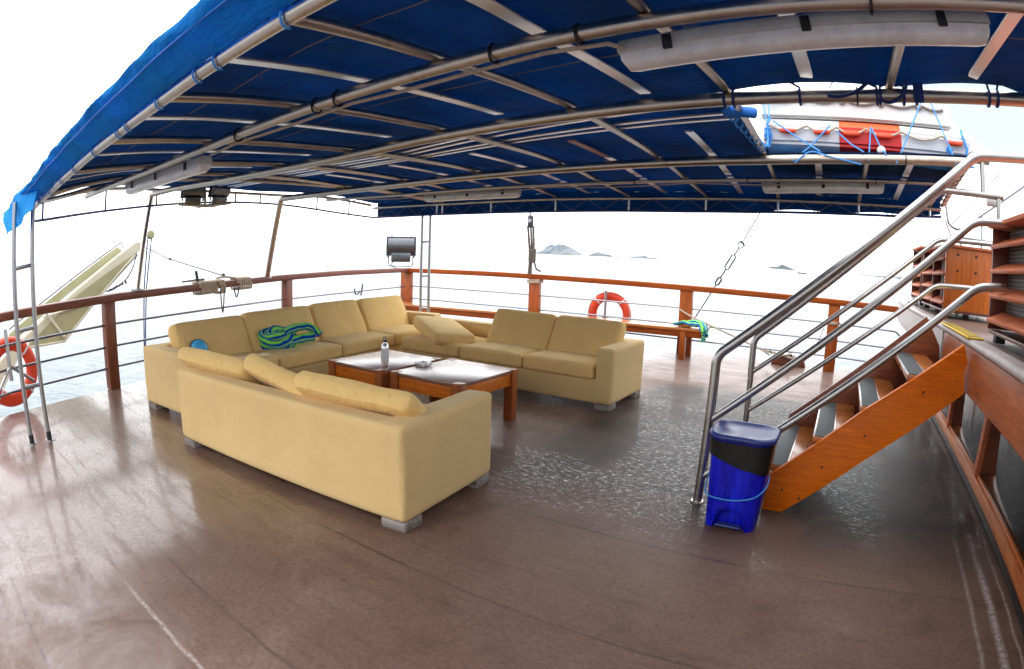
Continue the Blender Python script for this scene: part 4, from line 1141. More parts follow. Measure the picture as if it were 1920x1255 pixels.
P = [(.90 + .06 * noise.noise(Vector((i * .6, 0, 2))), 4.55 + .03 * noise.noise(Vector((i * .5, 4, 0))), 2.46 + .05 * noise.noise(Vector((i * .5, 0, 9)))) for i in range(26)]
part(stt, 'knot', tube(smooth_path(P, 3), .007, 5), 'cord_blue', world=True)
P = [(-.38, 4.36, T3f(-.38) - .035)] + [(-.36 + .5 * f, 4.355, T3f(-.2) + .06 - .09 * f) for f in (.2, .5, .8, 1)]
part(stt, 'cord', tube(smooth_path(P, 5), .006, 5), 'cord_blue', world=True)
P = [(-.63 + .04 * noise.noise(Vector((i * .7, 3, 2))), 4.62 + .04 * noise.noise(Vector((i * .5, 4, 7))), 2.50 + .12 * noise.noise(Vector((i * .45, 8, 9)))) for i in range(22)]
part(stt, 'knot', tube(smooth_path(P, 3), .008, 5), 'cord_blue', world=True)
bm = BM(); bmesh.ops.create_uvsphere(bm, u_segments=18, v_segments=12, radius=.036); bm.transform(Matrix.Translation((.31, 4.46, 2.385)))
single('net_ball', bm, 'white', 'small white ball hanging below the red band', 'ball', (.31, 4.46, 2.385))

# ------------------------------------------------------------------ cabin with raised deck
def build_cabin():
    t = thing('cabin', 'low cabin with dark windows under the raised deck', 'cabin', (1.3, 3.5, 0))
    ft, fb, fx = 1.135, .86, .84
    # fascia board, its top trim and the raised floor
    ysq = [-2.0 + .35 * i for i in range(28)] + [8.0, 8.3, 8.55, 8.8]
    def fxx(y): return fx + max(0, (y - 6.2)) ** 2 * .012
    bm = BM(); add_sweep(bm, [(fxx(y) + .03, y, (ft + fb) / 2 - .01) for y in ysq if y <= 4.38], rrect(.05, ft - fb - .02, .012)); part(t, 'fascia', bm, 'wood_fascia', True, 35, True)
    bm = BM(); add_sweep(bm, [(fxx(y) + .03, y, (ft + fb) / 2 - .01) for y in [4.381] + [q for q in ysq if q > 4.45]], rrect(.05, ft - fb - .02, .012)); part(t, 'fascia', bm, 'grey_plat', True, 35, True, label='grey painted end of the fascia beyond the stairs')
    bm = BM(); add_sweep(bm, [(fxx(y) + .045, y, ft + .004) for y in ysq], rrect(.12, .045, .018)); part(t, 'edge_trim', bm, 'grey_plat', True, 35, True)
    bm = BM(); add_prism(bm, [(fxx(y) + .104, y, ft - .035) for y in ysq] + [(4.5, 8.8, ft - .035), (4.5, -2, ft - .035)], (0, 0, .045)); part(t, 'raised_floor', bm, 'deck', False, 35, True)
    # recessed wall below
    wx = 1.3
    part(t, 'sill', box((wx + .03, 3.4, .065), (.07, 10.6, .085), .006), 'wood_sill', True, 35, True)
    part(t, 'kick_strip', box((wx + .02, 3.4, .0125), (.11, 10.6, .023), .003), 'black', True, 35, True)
    part(t, 'head_rail', box((wx + .03, 3.4, .84), (.06, 10.6, .10), .004), 'wood_sill', True, 35, True)
    ms = [-1.7, -.25, 1.2, 2.65, 4.28, 5.72, 7.15, 8.55]
    for y in ms: part(t, 'mullion', box((wx + .03, y, .45), (.066, .085, .68), .005), 'wood_louvre', True, 35, True)
    for a, b_ in zip(ms, ms[1:]):
        wn = part(t, 'window', box((wx + .045, (a + b_) / 2, .45), (.012, b_ - a - .09, .66), .001), 'glass', True, 35, True)
        bm = BM()
        add_box(bm, Vector((wx + .028, (a + b_) / 2, .120)), (.024, b_ - a - .087, .018), .003)
        part(wn, 'glazing_bead', bm, 'wood_sill', True, 35, True)
    part(t, 'back_wall', box((1.75, 3.4, .44), (.05, 10.6, .80), .002), 'black', True, 35, True)
    # step nosing
    ns = part(t, 'step_nosing', box((.872, 3.87, ft + .0345), (.115, 1.02, .010), .003), 'yellow', True, 35, True)
    bm = BM()
    for i in range(15): add_box(bm, Vector((.872, 3.41 + i * .066, ft + .0402)), (.108, .006, .004), .001, 1, Matrix.Rotation(R(24), 4, 'Z'))
    part(ns, 'nosing_stripes', bm, 'black', False, 35, True)
build_cabin()

# ------------------------------------------------------------------ stairs
def build_stairs():
    t = thing('stairs', 'wooden stairs of open treads up to the raised deck', 'stairs', (-.2, 3.86, 0))
    side = lambda y: [(-.306, y, .005), (-.180, y, .005), (.050, y, .205), (.276, y, .408), (.838, y, .860), (.808, y, .98), (.832, y, 1.03), (.794, y, 1.132), (.222, y, .700), (-.290, y, .238)]
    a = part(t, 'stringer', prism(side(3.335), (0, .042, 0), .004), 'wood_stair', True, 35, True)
    bm = BM()
    for x, z in ((-.17, .135), (-.055, .115), (.02, .30), (.27, .515), (.37, .56)): add_lathe(bm, [(0, .003), (.009, .003), (.010, .0), (.010, -.001)], (0, 0, 0), 10); 
    bm.free(); bm = BM()
    for x, z in ((-.20, .15), (-.085, .115), (.02, .33), (.25, .55), (.57, .84)):
        b2 = BM(); add_lathe(b2, [(0, .0025), (.007, .0025), (.008, .0), (0, 0)], (0, 0, 0), 12); b2.transform(Matrix.Translation((x, 3.3355, z)) @ Matrix.Rotation(R(90), 4, 'X'))
        part(a, 'screw', b2, 'black', True, 35, True)
    bm.free()
    fs = [(-.36, 4.37, .005), (-.20, 4.37, .005), (.845, 4.37, .90), (.83, 4.37, 1.0), (.70, 4.37, 1.20), (-.30, 4.37, .36)]
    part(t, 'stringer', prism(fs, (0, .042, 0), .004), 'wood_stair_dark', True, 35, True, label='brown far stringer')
    for k_ in range(-1, 4):
        x0 = -.335 + .265 * k_; z = .280 + .214 * k_
        tr = part(t, 'tread', box((x0 + .135, 3.873, z - .017), (.27, .985, .034), .004), 'wood_bench', True, 35, True)
        part(tr, 'nonslip_pad', box((x0 + .070, 3.873, z + .0025), (.112, .96, .005), .0015), 'pad', True, 35, True)
        bm = BM(); add_box(bm, Vector((x0 + .0065, 3.873, z + .001)), (.010, .975, .008), .001); add_box(bm, Vector((x0 + .134, 3.873, z + .001)), (.006, .96, .005), .001)
        part(tr, 'edge_strip', bm, 'alu', True, 35, True)
build_stairs()

def handrail(label, y, post, paths, posts, r=.026, extra=()):
    t = thing('stair_handrail', label, 'handrail', post, 0, 'stair handrails')
    for nm, pts, rr in paths:
        part(t, nm, tube(fillet(pts, .055, 6), rr, 14), 'steel', world=True)
    for a, b_, rr in posts: part(t, 'post', tube([a, b_], rr, 14), 'steel', world=True)
    for c in extra:
        bm = BM(); add_lathe(bm, [(0, .010), (.04, .008), (.043, .005), (.043, .0006), (0, .0006)], c, 18); part(t, 'base_plate', bm, 'pipe', world=True)
    return t
handrail('near steel handrail of the stairs, its post behind the blue bin', 3.28, (-.71, 3.28, 0),
         [('top_rail', [(-.715, 3.28, 0), (-.70, 3.28, .915), (.82, 3.28, 2.165), (1.6, 3.28, 2.225)], .029),
          ('middle_rail', [(-.705, 3.28, .525), (.80, 3.28, 1.80), (1.30, 3.28, 1.83)], .023),
          ('lower_rail', [(-.715, 3.28, .165), (.83, 3.28, 1.45), (1.02, 3.28, 1.47)], .024)],
         [], .03, [(-.715, 3.28, 0)])
h2 = handrail('far steel handrail of the stairs, beyond the treads', 4.45, (-.66, 4.45, 0),
         [('top_rail', [(-.66, 4.45, .60), (-.66, 4.45, .885), (.80, 4.45, 2.13), (1.34, 4.45, 2.135)], .026),
          ('middle_rail', [(-.66, 4.45, .625), (.78, 4.45, 1.765), (1.25, 4.45, 1.775)], .019),
          ('lower_rail', [(-.645, 4.45, .33), (.77, 4.45, 1.43), (1.20, 4.45, 1.44)], .019)],
         [((-.655, 4.45, 0), (-.66, 4.45, .87), .023), ((1.30, 4.45, 1.14), (1.30, 4.45, 2.13), .021)], .02, [(-.655, 4.45, 0)])
bm = BM(); add_box(bm, Vector((1.24, 4.45, 2.09)), (.10, .012, .07), .006); part(h2, 'gusset', bm, 'steel', world=True)
part(h2, 'stub_arm', tube([(1.08, 4.45, 2.385), (1.225, 4.45, 2.388)], .026, 10), 'steel', world=True)
part(h2, 'stub_post', tube([(1.165, 4.45, 2.135), (1.165, 4.45, 2.385)], .023, 10), 'steel', world=True)

# guard rails on the raised deck, beyond the stairs
def build_guard():
    t = thing('guard_rail', 'steel guard rails on the raised deck behind the stair handrails', 'guard rail', (1.8, 8.3, 1.14))
    part(t, 'pipe', tube(fillet([(1.55, 8.3, 2.55), (1.6, 8.3, 2.25), (1.76, 8.3, 2.19), (2.9, 8.3, 2.95)], .08, 5), .022, 10), 'chrome_grey', world=True)
    part(t, 'pipe', tube([(1.66, 8.3, 2.28), (2.45, 8.3, 3.05)], .014, 8), 'chrome_grey', world=True)
    part(t, 'pipe', tube(fillet([(1.55, 8.3, 2.3), (1.62, 8.3, 2.15), (1.66, 8.3, 2.05), (1.63, 8.3, 1.9)], .05, 4), .014, 8), 'chrome_grey', world=True)
    for x, z in ((1.80, 2.23), (2.14, 2.44), (2.42, 2.30)): part(t, 'post', tube([(x, 8.3, 1.15), (x, 8.3, z)], .020, 10), 'chrome_grey', world=True)
    for z in (2.10, 1.86): part(t, 'pipe', tube([(1.80, 8.3, z), (3.6, 8.3, z - .02)], .016, 8), 'chrome_grey', world=True)
    part(t, 'pipe', tube([(1.9, 8.3, 1.62), (2.6, 8.3, 1.95)], .014, 8), 'chrome_grey', world=True)
build_guard()

# louvred vent boxes
def louvre_box(label, x0, x1, y0, y1, z0, z1, nb, bays, front='panel'):
    t = thing('vent_box', label, 'vent box', ((x0 + x1) / 2, (y0 + y1) / 2, z0), 0, 'louvred vent boxes on the raised deck')
    zb = z0 + .055
    part(t, 'top_board', box(((x0 + x1) / 2, (y0 + y1) / 2, z1 - .0125), (x1 - x0 + .05, y1 - y0 + .05, .025), .004), 'wood_louvre', True, 35, True)
    part(t, 'bottom_board', box(((x0 + x1) / 2, (y0 + y1) / 2, zb + .010), (x1 - x0 - .01, y1 - y0 - .01, .02), .003), 'wood_louvre_dark', True, 35, True)
    for y, s in ((y0 + .0125, -1), (y1 - .0125, 1)):
        pn = part(t, 'side_panel', box(((x0 + x1) / 2, y, (zb + z1 - .027) / 2 + .011), (x1 - x0, .025, z1 - zb - .05), .003), 'wood_panel' if (front == 'panel' and s < 0) else 'wood_louvre_dark', True, 35, True)
        if front == 'panel' and s < 0:
            bm = BM()
            for fx_ in (.2, .5, .8):
                for fz in (.36, .62, .86):
                    b2 = BM(); add_lathe(b2, [(0, .002), (.013, .002), (.014, 0), (0, 0)], (0, 0, 0), 12); b2.transform(Matrix.Translation((x0 + (x1 - x0) * fx_, y0 - .0005, zb + (z1 - zb) * fz)) @ Matrix.Rotation(R(90), 4, 'X'))
                    part(pn, 'vent_hole', b2, 'black', True, 35, True)
            bm.free()
    part(t, 'vent_mesh', box((x0 + .12, (y0 + y1) / 2, (zb + z1) / 2), (.006, y1 - y0 - .06, z1 - zb - .07), 0), 'mesh', False, 35, True)
    part(t, 'lining', box((x0 + .16, (y0 + y1) / 2, (zb + z1) / 2), (.006, y1 - y0 - .06, z1 - zb - .07), 0), 'black', False, 35, True)
    n = bays
    for i in range(1, n):
        y = y0 + (y1 - y0) * i / n; part(t, 'divider', box((x0 + .055, y, (zb + z1 - .03) / 2 + .008), (.10, .022, z1 - zb - .055), .003), 'wood_louvre_dark', True, 35, True)
    for i in range(n):
        a = y0 + (y1 - y0) * i / n + .027; b_ = y0 + (y1 - y0) * (i + 1) / n - .027
        for j in range(nb):
            z = zb + .045 + (z1 - zb - .07) * (j + .35) / nb
            part(t, 'louvre', box((x0 + .038, (a + b_) / 2, z), (.125, b_ - a, .02), .004, 2, Matrix.Rotation(R(-24), 4, 'Y')), 'wood_louvre', True, 35, True)
    for x in (x0 + .06, x1 - .06):
        for y in (y0 + .12, y1 - .12): part(t, 'foot', box((x, y, z0 + .031), (.07, .07, .048), .004), 'black', True, 35, True)
louvre_box('louvred wooden vent box nearest the camera, cut by the frame edge', 1.00, 1.75, 1.6, 3.58, 1.145, 1.83, 4, 2, 'plain')
louvre_box('wooden vent box with a drilled orange end panel', 1.02, 1.66, 5.40, 6.95, 1.145, 1.80, 4, 2, 'panel')
louvre_box('farthest louvred vent box, beside the side rail', 1.04, 1.50, 7.25, 8.15, 1.145, 1.86, 5, 1, 'plain')

# ------------------------------------------------------------------ pedal bin
def build_bin():
    c = (-.445, 3.085, 0)
    t = thing('pedal_bin', 'blue plastic pedal bin with a black bag folded over its rim', 'bin', c)
    def rr(wx, wy, r, z, n=6, dent=False): return [(a, b_, z) for a, b_ in rrect(wx, wy, r, n)]
    def loft(levels, capb=True, capt=False):
        bm = BM(); rg = [[bm.verts.new(p) for p in l] for l in levels]
        for A, B in zip(rg, rg[1:]):
            for j in range(len(A)): bm.faces.new((A[j], A[(j + 1) % len(A)], B[(j + 1) % len(B)], B[j]))
        if capb: bm.faces.new(rg[0][::-1])
        if capt: bm.faces.new(rg[-1])
        return bm
    # body: four corner-rounded walls with an arched foot recess in front
    bm = BM(); nz, nx = 22, 26
    def halfw(z): return .148 + .030 * z / .56
    def halfd(z): return .122 + .030 * z / .56
    ys_n = 10
    ring = []
    lv = [0, .02, .06, .10, .13, .16, .2, .26, .32, .4, .48, .545]
    per = []
    pts0 = rrect(2, 2, .58, 10)
    # denser front side
    dens = []
    for i, p in enumerate(pts0):
        q = pts0[(i + 1) % len(pts0)]; m_ = max(1, int(math.dist(p, q) / .11))
        for k_ in range(m_): dens.append((p[0] + (q[0] - p[0]) * k_ / m_, p[1] + (q[1] - p[1]) * k_ / m_))
    lv = [.0] + [.012 * i for i in range(1, 13)] + [.16, .18, .2, .24, .28, .34, .4, .46, .52, .545]
    G = []
    for z in lv:
        row = []
        for a, b_ in dens:
            x = a * halfw(z); y = b_ * halfd(z)
            if b_ < -.85:
                d = (abs(x) / .098) ** 2 + (z / .135) ** 2
                if d < 1: y += .055 * min(1, (1 - d) * 5)
            row.append(bm.verts.new((x, y, z)))
        G.append(row)
    for A, B in zip(G, G[1:]):
        for j in range(len(A)): bm.faces.new((A[j], A[(j + 1) % len(A)], B[(j + 1) % len(B)], B[j]))
    bm.faces.new(G[0][::-1]); bm.faces.new(G[-1])
    part(t, 'body', bm, 'bin', True, 45)
    bm = tube([(.100 * math.cos(a), -.116 - .024 * (.136 * math.sin(a)) / .56 - .001, .136 * math.sin(a)) for a in [R(d) for d in range(4, 177, 8)]], .005, 6); part(t, 'arch_rim', bm, 'bin')
    part(t, 'pedal', box((0, -.098, .022), (.15, .075, .012), .005, 2, Matrix.Rotation(R(-8), 4, 'X')), 'lid')
    # bag folded over the rim
    bm = BM(); G = []
    for k_, z in enumerate([.52, .50, .47, .44, .41, .39]):
        row = []
        for i, (a, b_) in enumerate(dens):
            n_ = noise.noise(Vector((a * 3, b_ * 3, 1.7))); zz = z - (k_ / 5) * (.014 * n_ + .040 * a)
            off = 1.035 + .02 * noise.noise(Vector((a * 7, b_ * 7, z * 16))) * (k_ + 1) / 5
            row.append(bm.verts.new((a * halfw(zz) * off, b_ * halfd(zz) * off, zz)))
        G.append(row)
    for A, B in zip(G, G[1:]):
        for j in range(len(A)): bm.faces.new((A[j], A[(j + 1) % len(A)], B[(j + 1) % len(B)], B[j]))
    part(t, 'bag', bm, 'liner', True, 60)
    def rl(k_, z): return [(a * .192 * k_, b_ * .172 * k_, z) for a, b_ in dens]
    bm = loft([rl(.98, .530), rl(1.0, .534), rl(1.01, .545), rl(1.0, .552), rl(.975, .559), rl(.93, .561), rl(.84, .558), rl(.7, .553), rl(.52, .550), rl(.34, .549), rl(.18, .5485), rl(.04, .5485)], True, True); part(t, 'lid', bm, 'lid', True, 50)
    bm = tube(smooth_path([(-.178, .02, .30), (-.176, -.06, .245), (-.150, -.138, .205), (-.05, -.148, .192), (.05, -.149, .205), (.130, -.142, .235), (.172, -.07, .27), (.173, .03, .30)], 5), .0042, 7); part(t, 'carry_handle', bm, 'cord_blue')
build_bin()

# ------------------------------------------------------------------ life rings
def life_ring(label, c, nrm, rad, minor, pole, arms, tilt=0):
    c = Vector(c); t = thing('lifebuoy', label, 'lifebuoy', c, 0, 'orange lifebuoys on the rails')
    n_ = Vector(nrm).normalized(); s = n_.cross(Vector((0, 0, 1))).normalized(); u = s.cross(n_)
    M_ = Matrix((s, n_, u)).transposed().to_4x4()
    bm = BM(); G = []
    for i in range(48):
        a = 2 * math.pi * i / 48
        G.append([bm.verts.new(((rad + minor * math.cos(q)) * math.cos(a), minor * .8 * math.sin(q), (rad + minor * math.cos(q)) * math.sin(a))) for q in [2 * math.pi * j / 14 for j in range(14)]])
    for i in range(48):
        A, B = G[i], G[(i + 1) % 48]
        for j in range(14): bm.faces.new((A[j], B[j], B[(j + 1) % 14], A[(j + 1) % 14]))
    bm.transform(M_); part(t, 'ring', bm, 'ring')
    P = []
    for k_ in range(4):
        a0 = R(45 + 90 * k_)
        for i in range(8):
            f = i / 8; a = a0 + R(90) * f; rr = rad + minor * 1.06 - .015 * math.sin(f * math.pi); P.append((rr * math.cos(a), -.01 - minor * .5 * math.sin(f * math.pi), rr * math.sin(a)))
    bm = tube(P, .007, 6, True); bm.transform(M_); part(t, 'grab_line', bm, 'rope')
    for k_ in range(4):
        a = R(45 + 90 * k_); bm = tube([((rad + minor * 1.05 * math.cos(q)) * math.cos(a), minor * .86 * math.sin(q), (rad + minor * 1.05 * math.cos(q)) * math.sin(a)) for q in [2 * math.pi * j / 12 for j in range(12)]], .011, 6, True)
        bm.transform(M_); part(t, 'band', bm, 'white')
    t2 = thing('lifebuoy_holder', pole[0], 'holder', pole[1], 0, 'steel lifebuoy holders')
    part(t2, 'upright', tube(pole[2], .022, 10), 'chrome_grey', world=True)
    for a in arms: part(t2, 'arm', tube(a, .016, 8), 'chrome_grey', world=True)
ny = Vector((.93, -.25, 0))
life_ring('orange lifebuoy outside the stern rail behind the ladder', (-6.16, .60, .375), (1, .33, 0), .275, .072,
          ('steel holder carrying the stern lifebuoy', (-5.98, .55, 0), [(-6.02, .56, .81), (-5.98, .575, .32)]),
          [[(-5.99, .575, .46), (-5.93, .36, .18)], [(-5.99, .575, .46), (-6.03, .84, .28)], [(-6.02, .56, .46), (-6.12, .59, .46)]])
life_ring('orange lifebuoy outside the side rail behind the bench', (-3.80, 8.93, .46), (0, 1, 0), .315, .075,
          ('steel holder carrying the lifebuoy behind the bench', (-3.84, 8.80, 0), [(-3.83, 8.80, .87), (-3.83, 8.80, .30)]),
          [[(-3.83, 8.80, .46), (-4.03, 8.80, .25)], [(-3.83, 8.80, .46), (-3.62, 8.80, .25)]])

# small steel hook on the stern rail rod
hk = thing('rail_hook', 'small steel hook standing on the upper stern rod', 'hook', (xs(7.0), 7.0, .66))
part(hk, 'stem', tube([(xs(7.0), 7.0, .62), (xs(7.06), 7.06, .82)], .016, 8), 'dark_steel', world=True)
part(hk, 'bend', tube(smooth_path([(xs(6.97), 6.97, .70), (xs(6.9), 6.90, .655), (xs(6.82), 6.82, .67), (xs(6.80), 6.80, .755)], 4), .014, 8), 'dark_steel', world=True)

# ------------------------------------------------------------------ rope on the stern rail, cleat
def rail_coils():
    t = thing('mooring_rope', 'pale rope wound round the dark stern rail', 'rope', (xs(3.7), 3.7, 1.0))
    dv = Vector((-.265, 1, 0)).normalized(); sv = Vector((dv.y, -dv.x, 0))
    def coil(ya, yb, turns, r=.0145, hang=0):
        P = []
        for i in range(turns * 16 + 1):
            a = 2 * math.pi * i / 16; y = ya + (yb - ya) * i / (turns * 16); z0 = lerp_list(capz, y) - .0
            ca, sa = math.cos(a), math.sin(a); k_ = max(abs(ca), abs(sa)) ** .75
            p = Vector((xs(y), y, z0)) + sv * (.086 * ca / k_) + Vector((0, 0, (.058 * sa / k_) - (.03 + hang if sa < -.5 else 0)))
            P.append(p)
        return tube(P, r, 7)
    part(t, 'coil', coil(3.22, 3.52, 8), 'rope', world=True); part(t, 'coil', coil(3.56, 3.66, 3, .0145, .015), 'rope', world=True)
    part(t, 'coil', coil(3.90, 4.16, 6, .015), 'rope', world=True)
    def loop(y, drop, wd):
        z0 = lerp_list(capz, y); P = []
        for i in range(15):
            f = i / 14; P.append(Vector((xs(y + wd * (f - .5)), y + wd * (f - .5), z0 - .05 - drop * math.sin(f * math.pi))) + sv * .09)
        return tube(P, .009, 7)
    part(t, 'loose_loop', loop(3.60, .30, .07), 'rope_dark', world=True); part(t, 'loose_loop', loop(3.86, .13, .10), 'rope_dark', world=True)
    P = [Vector((xs(y), y, lerp_list(capz, y) + .075 + .02 * math.sin(y * 9))) + sv * .02 for y in [3.56 + .05 * i for i in range(12)]]; part(t, 'strand', tube(P, .014, 7), 'rope', world=True)
    c = thing('cleat', 'dark metal cleat on the stern rail beside the wound rope', 'cleat', (xs(3.2), 3.2, 1.045))
    b0 = Vector((xs(3.2), 3.2, lerp_list(capz, 3.2) + .045))
    part(c, 'horn', tube([b0 + dv * -.22 + Vector((0, 0, .04)), b0 + dv * .16 + Vector((0, 0, .05))], [.012, .018], 8), 'chrome_grey', world=True)
    part(c, 'pin', tube([b0 + dv * .06 + Vector((0, 0, -.01)), b0 + dv * .02 + Vector((0, 0, .16))], .02, 8), 'dark_steel', world=True)
    part(c, 'knot', merge([tube(smooth_path([b0 + dv * (.52 + .06 * noise.noise(Vector((i * .8, 2, 0)))) + Vector((0, .03 * noise.noise(Vector((i * .7, 0, 3))), .08 + .05 * noise.noise(Vector((i * .9, 0, 0))))) for i in range(16)], 3), .012, 6)]), 'rope_dark', world=True)
    l = thing('mooring_line', 'thin line running from the rope-wound rail out over the water', 'line', b0 + dv * .5)
    part(l, 'strand', tube([b0 + dv * .5 + Vector((0, 0, .08)), (-7.8, 3.32, 1.345)], .007, 6), 'rope_dark', world=True)
    part(l, 'strand', tube([(-7.8, 3.30, 1.35), (-8.4, 3.06, 1.56)], .006, 6), 'rope_dark', world=True)
    bm = BM(); bmesh.ops.create_icosphere(bm, subdivisions=2, radius=.022); bm.transform(Matrix.Translation((-7.8, 3.31, 1.35))); part(l, 'shackle', bm, 'dark_steel', world=True)
rail_coils()

# ------------------------------------------------------------------ boarding ramp and its hoist, off the stern
def build_ramp():
    X = -8.5
    t = thing('boarding_ramp', 'cream painted boarding ramp raised outside the stern rail', 'boarding ramp', (X, .6, -2.4))
    # main beam
    bm = BM()
    A = [(X - .09, .30, -.32), (X - .09, .66, .15), (X - .09, 2.98, 1.615), (X - .09, 3.08, 1.60), (X - .09, 3.06, 1.50), (X - .09, .95, .16), (X - .09, .60, -.32)]
    add_prism(bm, A, (.18, 0, 0)); bmesh.ops.bevel(bm, geom=bm.edges[:], offset=.012, segments=2, affect='EDGES'); part(t, 'beam', bm, 'cream_light', True, 35, True)
    part(t, 'upper_plate', prism([(X - .13, .70, .22), (X - .13, .87, .47), (X - .13, 1.64, .92), (X - .13, 2.72, 1.56), (X - .13, 2.78, 1.52), (X - .13, 2.80, 1.48)], (.025, 0, 0), .004), 'cream', True, 35, True)
    lp = part(t, 'lower_plate', prism([(X + .10, 3.05, 1.51), (X + .10, 2.94, 1.42), (X + .10, 2.42, .94), (X + .10, 1.73, .30), (X + .10, 1.14, .28), (X + .10, .98, .20), (X + .10, 2.0, .93)], (.025, 0, 0), .004), 'cream', True, 35, True)
    part(lp, 'rib', tube([(X + .14, 1.45, .72), (X + .14, 1.73, .36)], .022, 8), 'cream_light', world=True)
    part(lp, 'rib', tube([(X + .14, 1.40, .66), (X + .14, 2.2, .80)], .014, 8), 'cream_light', world=True)
    part(lp, 'rim', tube([(X + .115, 2.94, 1.42), (X + .115, 2.42, .94), (X + .115, 1.73, .30), (X + .115, 1.14, .28)], .02, 8), 'cream_light', world=True)
    part(t, 'side_rail', tube([(X - .16, .87, .52), (X - .16, 1.64, .95), (X - .16, 2.80, 1.62)], .010, 7), 'cord_grey', world=True)
    for y, z in ((1.95, 1.12), (2.45, 1.42), (2.80, 1.62)): part(t, 'rail_post', tube([(X - .16, y, z), (X - .13, y + .02, z - .08)], .009, 6), 'cord_grey', world=True)
    part(t, 'guy_wire', tube([(X + .12, 2.99, 1.42), (X + .12, 2.45, .95)], .008, 6), 'cord_grey', world=True)
    # hoist chain
    bm = BM(); P = smooth_path([(X + .15, 2.96, 1.44), (X + .15, 2.90, 1.25), (X + .15, 2.78, 1.08), (X + .15, 2.60, .97), (X + .15, 2.45, .93)], 7)
    for i, (p, q) in enumerate(zip(P, P[1:])):
        d = (q - p).normalized(); a_ = Vector((1, 0, 0)) if i % 2 else d.cross(Vector((1, 0, 0))).normalized(); m_ = (p + q) / 2
        add_tube(bm, [m_ + d * .026 * math.cos(w_) + a_ * .010 * math.sin(w_) for w_ in [k_ * math.pi / 4 for k_ in range(8)]], .004, 5, True)
    part(t, 'chain', bm, 'dark_steel', world=True)
    bm = BM()
    for i in range(6):
        add_box(bm, Vector((X + .15 + .02 * (i % 2), 2.52 + .05 * i, .955 + .018 * i)), (.03, .05, .03), .008, 1, Matrix.Rotation(R(20 * i), 4, 'X'))
    part(t, 'shackle', bm, 'dark_steel', world=True)
    t2 = thing('hoist_pulley', 'pale pulley block with two blue ropes behind the stern rail', 'pulley', (-7.6, 2.85, -2.4))
    bm = BM(); b2 = BM(); add_lathe(bm, [(0, -.03), (.05, -.03), (.06, -.015), (.06, .015), (.05, .03), (0, .03)], (0, 0, 0), 20); bm.transform(Matrix.Translation((-7.6, 2.91, 1.69)) @ Matrix.Rotation(R(80), 4, 'Y')); b2.free()
    part(t2, 'block', bm, 'cream', world=True)
    for dy in (-.03, .03):
        part(t2, 'rope', tube([(-7.6, 2.90 + dy, 1.66), (-7.6, 2.83 + dy * .6, .98), (-7.6, 2.78 + dy * .3, .1), (-7.6, 2.74, -2.4)], .009, 6), 'cord_navy', world=True)
    part(t2, 'hanger', tube([(-7.6, 2.91, 1.72), (-7.6, 2.95, 2.6), (-7.2, 2.95, 2.62)], .006, 6), 'cord_grey', world=True)
build_ramp()

